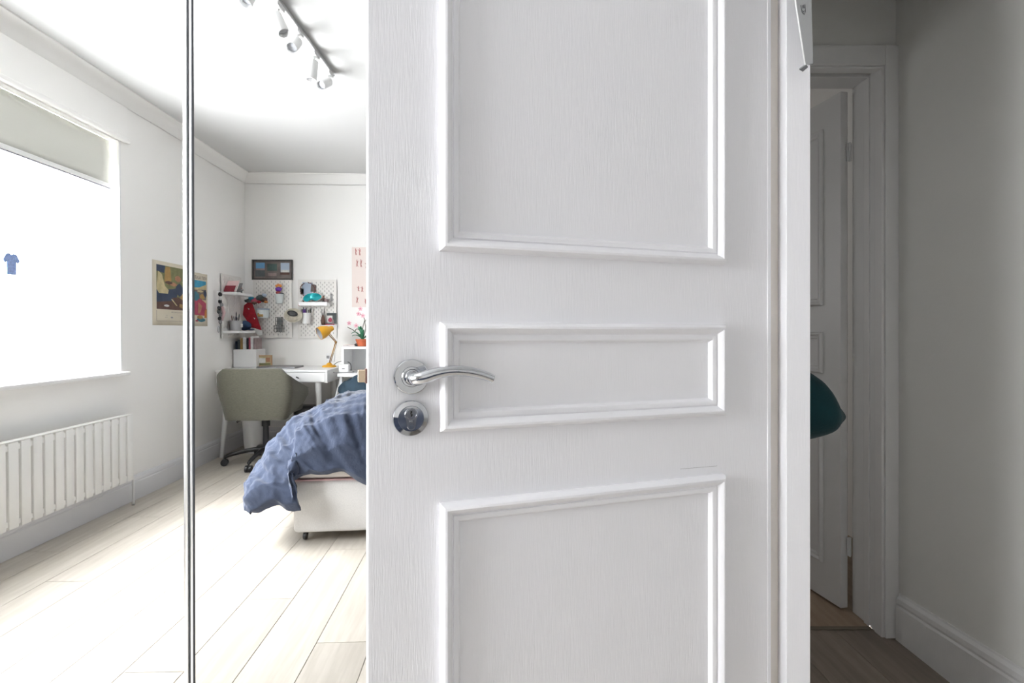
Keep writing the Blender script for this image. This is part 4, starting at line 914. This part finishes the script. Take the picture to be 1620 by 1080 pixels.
b = bm_new(); lathe(b, [(.012, -.012), (.020, -.008), (.024, .008), (.026, .022), (.040, .040), (.056, .085), (.0575, L_+.010), (.055, L_+.010), (.053, .085), (.036, .044), (.002, .036)], back, 32, mt); obj('shade', b, 'yellow', lamp, 40)
b = bm_new(); lathe(b, [(.0535, L_+.008), (.050, .080), (.034, .046), (.002, .040)], back, 32, mt, False); obj('reflector', b, 'greyin', lamp, 40)
b = bm_new(); ball(b, back+ax*.07, .022); obj('bulb', b, 'i_white', lamp, True)
b = bm_new(); tube(b, smooth_path([(lx+.02, ly-.03, dz+.010), (lx+.09, ly-.03, dz+.05), (lx+.18, ly-.02, dz+.035), (lx+.20, ly-.0, dz-.032)], 6), .003, 6); obj('cord', b, 'black', lamp, True)

# ================================================================ SECOND WHITE DESK WITH RISER SHELF
sz = .705; sx0 = dx1+.055; sx1 = sx0+1.10; syf = MY-4.60; syb = FY+.03
rd = thing('side_desk', 'white desk with a riser shelf, beyond the mustard lamp', 'desk', ((sx0+sx1)/2, (syf+syb)/2, 0))
b = bm_new(); box(b, (sx0, syb, sz-.03), (sx1, syf, sz), .003); obj('desktop', b, 'white', rd)
rz = fz(565, 548, 4.80).z; rx0 = fz(541, 548, 4.78).x
b = bm_new(); box(b, (rx0, syb, rz-.022), (sx1, syf-.16, rz), .002); obj('riser_top', b, 'white', rd)
b = bm_new(); box(b, (rx0, syb, sz+.001), (rx0+.022, syf-.16, rz-.023), .002); obj('riser_side', b, 'white', rd)
b = bm_new(); box(b, (rx0+.022, syb, sz+.001), (sx1, syb+.012, rz-.023)); obj('riser_back', b, 'white', rd)
for xa in (sx0+.012, sx1-.03):
    b = bm_new(); box(b, (xa, syf-.05, .002), (xa+.022, syf-.028, sz-.031), .002); obj('leg', b, 'white', rd)
    b = bm_new(); box(b, (xa, syb+.02, .002), (xa+.022, syb+.042, sz-.031), .002); obj('leg', b, 'white', rd)
b = bm_new(); tube(b, [(sx0-.12, syf-.02, .12), (sx0+.02, syf-.04, sz-.05)], .010, 8); obj('brace', b, 'white', rd, True)
# white adapter cube
q = fz(544.5, 584, 4.72); b = bm_new(); box(b, (q.x-.042, q.y-.05, sz+.001), (q.x+.042, q.y+.03, sz+.072), .006, 3); ad = tag(obj('charger_cube', b, 'white', None, 40), 'small white cube charger on the second desk beside the lamp', 'charger')
b = bm_new(); box(b, (q.x-.012, q.y+.030, sz+.03), (q.x+.012, q.y+.0315, sz+.042)); obj('socket', b, 'i_grey', ad)
b = bm_new(); tube(b, smooth_path([(q.x+.045, q.y-.02, sz+.02), (q.x+.09, q.y+.02, sz+.006), (q.x+.02, q.y+.06, sz+.006), (q.x-.06, q.y+.07, sz+.006), (q.x-.08, q.y+.05, sz+.006)], 6), .0035, 6); tag(obj('cable', b, 'i_grey', None, True), 'grey cable curling in front of the cube charger', 'cable')
# red notebook and dark item on the riser
q = fz(553, 546, 4.82); b = bm_new(); box(b, (q.x-.055, q.y-.12, rz+.001), (q.x+.045, q.y, rz+.012), .001); nb = tag(obj('notebook', b, 'pink'), 'red-pink notebook lying flat on the riser shelf', 'book'); b = bm_new(); box(b, (q.x-.053, q.y-.118, rz+.003), (q.x+.046, q.y+.0008, rz+.010)); obj('pages', b, 'i_white', nb)
b = bm_new(); ball(b, (q.x+.062, q.y-.03, rz+.014), (.030, .022, .013), 2, .3); tag(obj('pouch', b, 'i_black', None, True), 'small black pouch between the red notebook and orchid pot', 'pouch')
# orchid
q = fz(571, 547, 4.80); ox, oy = q.x, q.y-.06
op = thing('potted_orchid', 'pink flowering orchid in an orange terracotta pot on the riser shelf', 'plant', (ox, oy, rz))
b = bm_new(); lathe(b, [(.040, .001), (.046, .004), (.058, .052), (.062, .054), (.062, .066), (.056, .066), (.050, .050), (.001, .048)], (ox, oy, rz), 28); obj('pot', b, 'terracotta', op, 40)
for k, (a, l, h) in enumerate(((20, .13, .05), (150, .10, .07), (80, .09, .09), (230, .08, .05), (320, .12, .04), (110, .07, .12), (190, .10, .04))):
    b = bm_new(); a = R(a); dx, dy = math.cos(a), math.sin(a)
    def lf(u, v):
        w_ = .018*math.sin(math.pi*(u*.92+.04)); r_ = l*u; zz = rz+.06+h*math.sin(u*2.2)
        return (ox+dx*r_-dy*w_*(2*v-1), oy+dy*r_+dx*w_*(2*v-1), zz+.004*abs(2*v-1))
    grid(b, lf, 9, 5); o = obj('leaf', b, 'green', op, True); s_ = o.modifiers.new('s', 'SOLIDIFY'); s_.thickness = .002
ST = [[(571, 540), (566, 530), (557, 522), (551, 519), (548, 517)], [(573, 540), (572, 520), (575, 505), (570, 498), (565, 494)], [(574, 540), (577, 520), (576, 508), (583, 500)], [(571, 540), (569, 525), (563, 520), (560, 523)]]
for st in ST:
    pts = [fz(px, py, 4.80+.02) for px, py in st]; pts = [Vector((p.x, oy, p.z)) for p in pts]; pts[0] = Vector((ox, oy, rz+.055))
    b = bm_new(); tube(b, smooth_path(pts, 5), .0032, 6); obj('stem', b, 'stem', op, True)
def blossom(px, py, r=.020):
    p = fz(px, py, 4.80); c = Vector((p.x, oy+.006, p.z)); b = bm_new()
    for k in range(5):
        a = R(90+72*k); d = Vector((math.cos(a), .15, math.sin(a))); s_ = Vector((-math.sin(a), 0, math.cos(a)))
        vs_ = [c, c+d*r*.6+s_*r*.42, c+d*r*1.15, c+d*r*.6-s_*r*.42]; vv = [b.verts.new(v) for v in vs_]; b.faces.new(vv)
    me = obj('blossom', b, 'palepink', op, label='pale pink five petalled blossom'); s_ = me.modifiers.new('s', 'SOLIDIFY'); s_.thickness = .002
    b = bm_new(); ball(b, c+Vector((0, .004, 0)), .005, 1); obj('blossom_centre', b, 'i_rose', me, True)
for px, py in ((550, 511), (565, 496), (568, 488), (561, 515), (584, 504), (572, 499), (581, 510)): blossom(px, py)
# blue cushion under the second desk
b = bm_new(); q = fz(560, 612, 4.55); ball(b, (q.x+.03, q.y-.05, q.z-.04), (.17, .10, .12), 3, .35); cu_ = obj('cushion', b, 'bluecush', None, True); tag(cu_, 'dark blue velvet cushion stuffed under the second desk', 'cushion')
zmin = min((v.co.z for v in cu_.data.vertices)); 
b = bm_new(); bxz = cu_.location.z+zmin; box(b, (q.x-.12, q.y-.16, .001), (q.x+.20, q.y+.05, bxz-.0005), .01); tag(obj('storage_box', b, 'i_grey'), 'grey storage box below the blue cushion', 'box')
# white bin and bag under the desk
q = S(403, 700, 4.75); b = bm_new(); lathe(b, [(.085, .002), (.105, .29), (.108, .30), (.100, .30), (.080, .01), (.001, .009)], (q.x+.0, q.y, 0), 28); tag(obj('waste_bin', b, 'plastic', None, 40), 'white waste bin under the desk behind the swivel chair', 'bin')
q = S(520, 690, 4.85); b = bm_new(); box(b, (q.x-.30, q.y-.09, .001), (q.x+.02, q.y+.09, .40), .05, 4)
for v in b.verts: v.co += Vector((.012, .012, 0))*noise.noise(v.co*8)
bp_ = obj('backpack', b, 'black', None, 40); tag(bp_, 'black backpack standing under the desk', 'bag')

# ================================================================ SWIVEL CHAIR
cc = S(416, 700, 4.36); cx, cyy = cc.x+.02, cc.y
ch = thing('office_chair', 'olive grey upholstered swivel chair with black star base at the desk', 'chair', (cx, cyy, 0))
b = bm_new()
yb = cyy+.245                                     # back of the chair faces the mirror (+y)
HWd = .245
def plan(t):
    """t -1..1 around the back: wings run towards the desk (-y)"""
    s_ = abs(t); sg = 1 if t > 0 else -1
    if s_ < .50: return (sg*HWd*.86*s_/.50, 0.018*(1-(s_/.5)**2))
    if s_ < .68:
        a = (s_-.50)/.18*math.pi/2; return (sg*(HWd*.86+.055*math.sin(a)), -.055*(1-math.cos(a)))
    k = (s_-.68)/.32; return (sg*(HWd*.86+.055+.015*k), -.055-.31*k)
def shell(u, v):
    t = 2*u-1; x_, y_ = plan(t); s_ = abs(t)
    top = .785 - (0.0 if s_ < .52 else .185*((s_-.52)/.48)**.8); bot = .385 + (.0 if s_ < .6 else .10*(s_-.6)/.4)
    z = bot+(top-bot)*v; k = .84+.16*min(1, v*1.6); lean = -.05*(1-v)*(1 if s_ < .68 else .4)
    return (cx+x_*k, yb+y_+lean, z)
grid(b, shell, 41, 14); o = obj('backrest', b, 'chair', ch, True); s_ = o.modifiers.new('s', 'SOLIDIFY'); s_.thickness = .045; s_.offset = 0
bv = o.modifiers.new('b', 'BEVEL'); bv.width = .016; bv.segments = 3; bv.limit_method = 'ANGLE'; bv.angle_limit = R(50)
b = bm_new(); box(b, (cx-.225, cyy-.24, .40), (cx+.225, cyy+.18, .49), .03, 4); obj('seat', b, 'chair', ch, 40)
b = bm_new(); lathe(b, [(.022, .10), (.022, .30), (.032, .301), (.032, .385)], (cx, cyy, 0), 18); obj('gas_column', b, 'black', ch, 40)
b = bm_new(); box(b, (cx-.09, cyy-.11, .372), (cx+.09, cyy+.11, .399), .006); obj('mechanism', b, 'black', ch)
b = bm_new(); tube(b, [(cx-.05, cyy+.02, .38), (cx-.15, cyy+.06, .368), (cx-.20, cyy+.07, .345)], [.006, .006, .009], 8); obj('lever', b, 'black', ch, True)
for k in range(5):
    a = R(163+72*k); dx, dy = math.cos(a), math.sin(a); b = bm_new()
    tube(b, smooth_path([(cx, cyy, .115), (cx+dx*.12, cyy+dy*.12, .112), (cx+dx*.25, cyy+dy*.25, .088), (cx+dx*.30, cyy+dy*.30, .070)], 4), [(.022-.0008*i_, .020-.0006*i_) for i_ in range(13)], 10); lg = obj('base_arm', b, 'black', ch, True)
    b = bm_new(); wx, wy = cx+dx*.30, cyy+dy*.30; px_, py_ = -dy, dx
    for sg in (-1, 1):
        c_ = Vector((wx+px_*.014*sg, wy+py_*.014*sg, .0275)); mt = Vector((px_, py_, 0)).to_track_quat('Z', 'Y').to_matrix(); lathe(b, [(.027, -.009), (.0272, 0), (.027, .009)], c_, 18, mt)
    tube(b, [(wx, wy, .03), (wx, wy, .072)], .008, 8); obj('caster', b, 'black', lg, 40)

# ================================================================ BED
bang = R(3.0)
bedC = S(469, 846, 2.70); bxL = bedC.x-.022; bxR = 1.25; byF = bedC.y; byB = byF-1.36
def bedrot(v): 
    d = Vector((v.x-bxL, v.y-byF, 0)); c_, s_ = math.cos(-bang), math.sin(-bang); return Vector((bxL+d.x*c_-d.y*s_, byF+d.x*s_+d.y*c_, v.z))
bed = thing('bed', 'cream fabric divan bed on black castors', 'bed', ((bxL+bxR)/2, (byF+byB)/2, 0))
def rbox(a, c, bev, seg=3):
    b = bm_new(); box(b, a, c, bev, seg)
    for v in b.verts: v.co = bedrot(v.co)
    return b
obj('divan_base', rbox((bxL, byB, .047), (bxR, byF, .315), .022, 4), 'divan', bed, 40)
obj('mattress', rbox((bxL+.004, byB+.004, .319), (bxR-.01, byF-.004, .50), .030, 4), 'mattress', bed, 40)
b = rbox((bxL+.004, byB+.004, .3145), (bxR-.01, byF-.003, .3185), 0); obj('piping', b, 'pink', bed, label='thin dusky pink seam under the mattress')
for fx, fy in ((bxL+.05, byF-.05), (bxR-.08, byF-.05), (bxL+.05, byB+.06), (bxR-.08, byB+.06), (.15, byF-.05)):
    p = bedrot(Vector((fx, fy, 0))); b = bm_new(); mt = Matrix.Rotation(R(90), 3, 'Y'); lathe(b, [(.018, -.009), (.020, 0), (.018, .009)], (p.x, p.y+.006, .0205), 18, mt); box(b, (p.x-.012, p.y-.010, .026), (p.x+.012, p.y+.008, .0465), .002); obj('castor', b, 'black', bed, 40)

# duvet: heaped on the bed and spilling over its end towards the window
def lerp_t(tab, x):
    for (a, va), (b_, vb) in zip(tab, tab[1:]):
        if x <= b_: 
            t = (x-a)/(b_-a) if b_ > a else 0; t = max(0, min(1, t)); t = t*t*(3-2*t)*.5+t*.5; return va+(vb-va)*t
    return tab[-1][1]
b = bm_new()
NU, NV = 220, 170
# profile across X (real x), from hem on the left over to the right : (u, x offset from bed edge, z)
PX_ = [(0, -.266), (.04, -.264), (.10, -.258), (.18, -.235), (.28, -.155), (.38, -.05), (.50, .12), (.70, .60), (1, 2.0)]
PZ_ = [(0, .205), (.04, .220), (.10, .290), (.18, .385), (.28, .50), (.38, .60), (.50, .69), (.70, .79), (1, .70)]
# profile along depth: v 0 = front hem (towards the mirror), rising over the front and back down at the wall side
PY_ = [(0, .035), (.05, .060), (.12, .055), (.22, -.02), (.34, -.16), (.60, -.65), (1, -1.30)]
PF_ = [(0, .0), (.05, .08), (.12, .40), (.22, .78), (.34, 1.0), (.60, .96), (1, .55)]
def duv(u, v):
    dx = lerp_t(PX_, u); zt_ = lerp_t(PZ_, u); dy = lerp_t(PY_, v); f = lerp_t(PF_, v)
    over = max(0, min(1, (dx+.035)/.045))          # 0 = hanging beyond the bed end, 1 = over the bed
    hem_front = .315 + .045*max(0, min(1, dx/.10)) - .065*max(0, min(1, (dx-.26)/.12)) + .008*math.sin(dx*31)
    hem_left = .200 + .012*math.sin(v*14) + .016*math.sin(dx*34+.6) + .012*noise.noise(Vector((dx*25, 0, 0)))
    zlow = hem_left*(1-over)+hem_front*over
    z = zlow+(zt_-zlow)*f if over > 0 else hem_left+(zt_-hem_left)*(f if v < .34 else 1)
    z = max(z, .512 if (over > .6 and dy < -.08) else 0)
    # corner rounding: pull the overhang back near the front
    pull = .10*(1-f)*(1-over); x_ = bxL+dx+pull; y_ = byF+dy+(.04*(1-over)*(1-f))
    p = Vector((x_, y_, z))
    # folds fanning from the heap
    q_ = Vector((x_*3.2+z*2.5, y_*4.2, z*2.0)); a = math.atan2(z-.15, x_-(bxL+.45))
    fold = .016*noise.noise(Vector((a*7.0, y_*2.2, 1.3)))+.014*noise.noise(q_*1.6)+.009*noise.noise(Vector((a*26, y_*5, z*4)))+.006*noise.noise(q_*6.5)+.004*noise.noise(q_*13)
    ridge = .010*(1-abs(noise.noise(Vector((a*11+y_*2, y_*3, 4.4))))*3)
    n_ = Vector((-.55*(1-over), .45*(1 if v < .34 else .1), .8)).normalized()
    e = min(1, v*10+.15)*min(1, u*8+.2)
    return bedrot(p+n_*(fold*1.3+ridge*.6)*e)
g = grid(b, duv, NU, NV)
dv = obj('duvet', b, 'duvet', None, True, base=tuple(bedrot(Vector((bxL+.5, byF-.5, .5)))))
s_ = dv.modifiers.new('s', 'SOLIDIFY'); s_.thickness = .022; s_.offset = -1
tag(dv, 'crumpled navy blue duvet heaped on the bed and spilling over its end', 'duvet')
# folded-under hem on the overhanging corner
b = bm_new()
def under(u, v):
    if False: return None
    x_ = bxL-.205+.20*u; y_ = byF-.03-.50*v; z = .152+.012*math.sin(u*7+v*3)+.010*noise.noise(Vector((u*9, v*9, 0)))+.16*u*u
    return bedrot(Vector((min(x_, bxL-.006), y_, z-.02*math.sin(u*math.pi))))
b.free()

# ================================================================ CEILING TRACK LIGHT
t0 = S(527, 108, 3.08); tx_ = t0.x; ty0 = t0.y; t1 = S(448, 0, 2.45); 
tk = thing('track_light', 'white ceiling track with adjustable cylinder spotlights', 'light', (tx_, ty0, CZ-.02)); tk.rotation_euler.z = -math.atan2(t1.x-t0.x, t1.y-t0.y)
b = bm_new(); box(b, (tx_-.014, ty0, CZ-.022), (tx_+.014, ty0+1.35, CZ-.0005), .002); obj('track', b, 'plastic', tk)
b = bm_new(); box(b, (tx_+.0141, ty0, CZ-.020), (tx_+.0158, ty0+1.35, CZ-.004)); obj('track_edge', b, 'satin', tk)
dirs = [(-.15, .80, -.60), (-.10, .02, -1), (.05, .70, -.70), (.42, .1, -.85), (-.2, .3, -.9), (0, -.3, -.9)]
for k in range(6):
    y = ty0+.045+.205*k; d = Vector(dirs[k]).normalized()
    hd_ = bpy.data.objects.new('spotlight', None); C.objects.link(hd_); hd_.parent = tk; hd_.location = Vector((tx_, y, CZ-.03))-LOC[tk.name]; LOC[hd_.name] = Vector((tx_, y, CZ-.03)); hd_.empty_display_size = .02
    b = bm_new(); box(b, (tx_-.012, y-.035, CZ-.036), (tx_+.012, y+.035, CZ-.0225), .003); obj('adapter', b, 'plastic', hd_)
    piv = Vector((tx_-.012, y, CZ-.072)); b = bm_new(); tube(b, [(tx_-.004, y, CZ-.034), tuple(piv)], .006, 10); obj('arm', b, 'plastic', hd_, True)
    mt = d.to_track_quat('Z', 'Y').to_matrix(); b = bm_new()
    lathe(b, [(.004, -.022), (.024, -.020), (.0265, -.016), (.0265, .080), (.0245, .0815), (.0235, .078), (.022, .060)], piv+d*.006, 28, mt, False); obj('cylinder', b, 'plastic', hd_, 40)
    b = bm_new(); lathe(b, [(.0228, .060), (.020, .064), (.001, .066)], piv+d*.006, 24, mt, False); obj('lamp_face', b, 'greyin', hd_, 40)

# small socket plate on far wall behind the lamp
q = S(523, 565, DF); b = bm_new(); box(b, (q.x-.04, FY+.0005, q.z-.04), (q.x+.04, FY+.009, q.z+.04), .002); sk = tag(obj('wall_socket', b, 'plastic'), 'white double socket on the wall behind the mustard lamp', 'socket')
b = bm_new(); box(b, (q.x-.03, FY+.0095, q.z-.01), (q.x-.008, FY+.030, q.z+.016), .002); obj('plug', b, 'i_grey', sk)
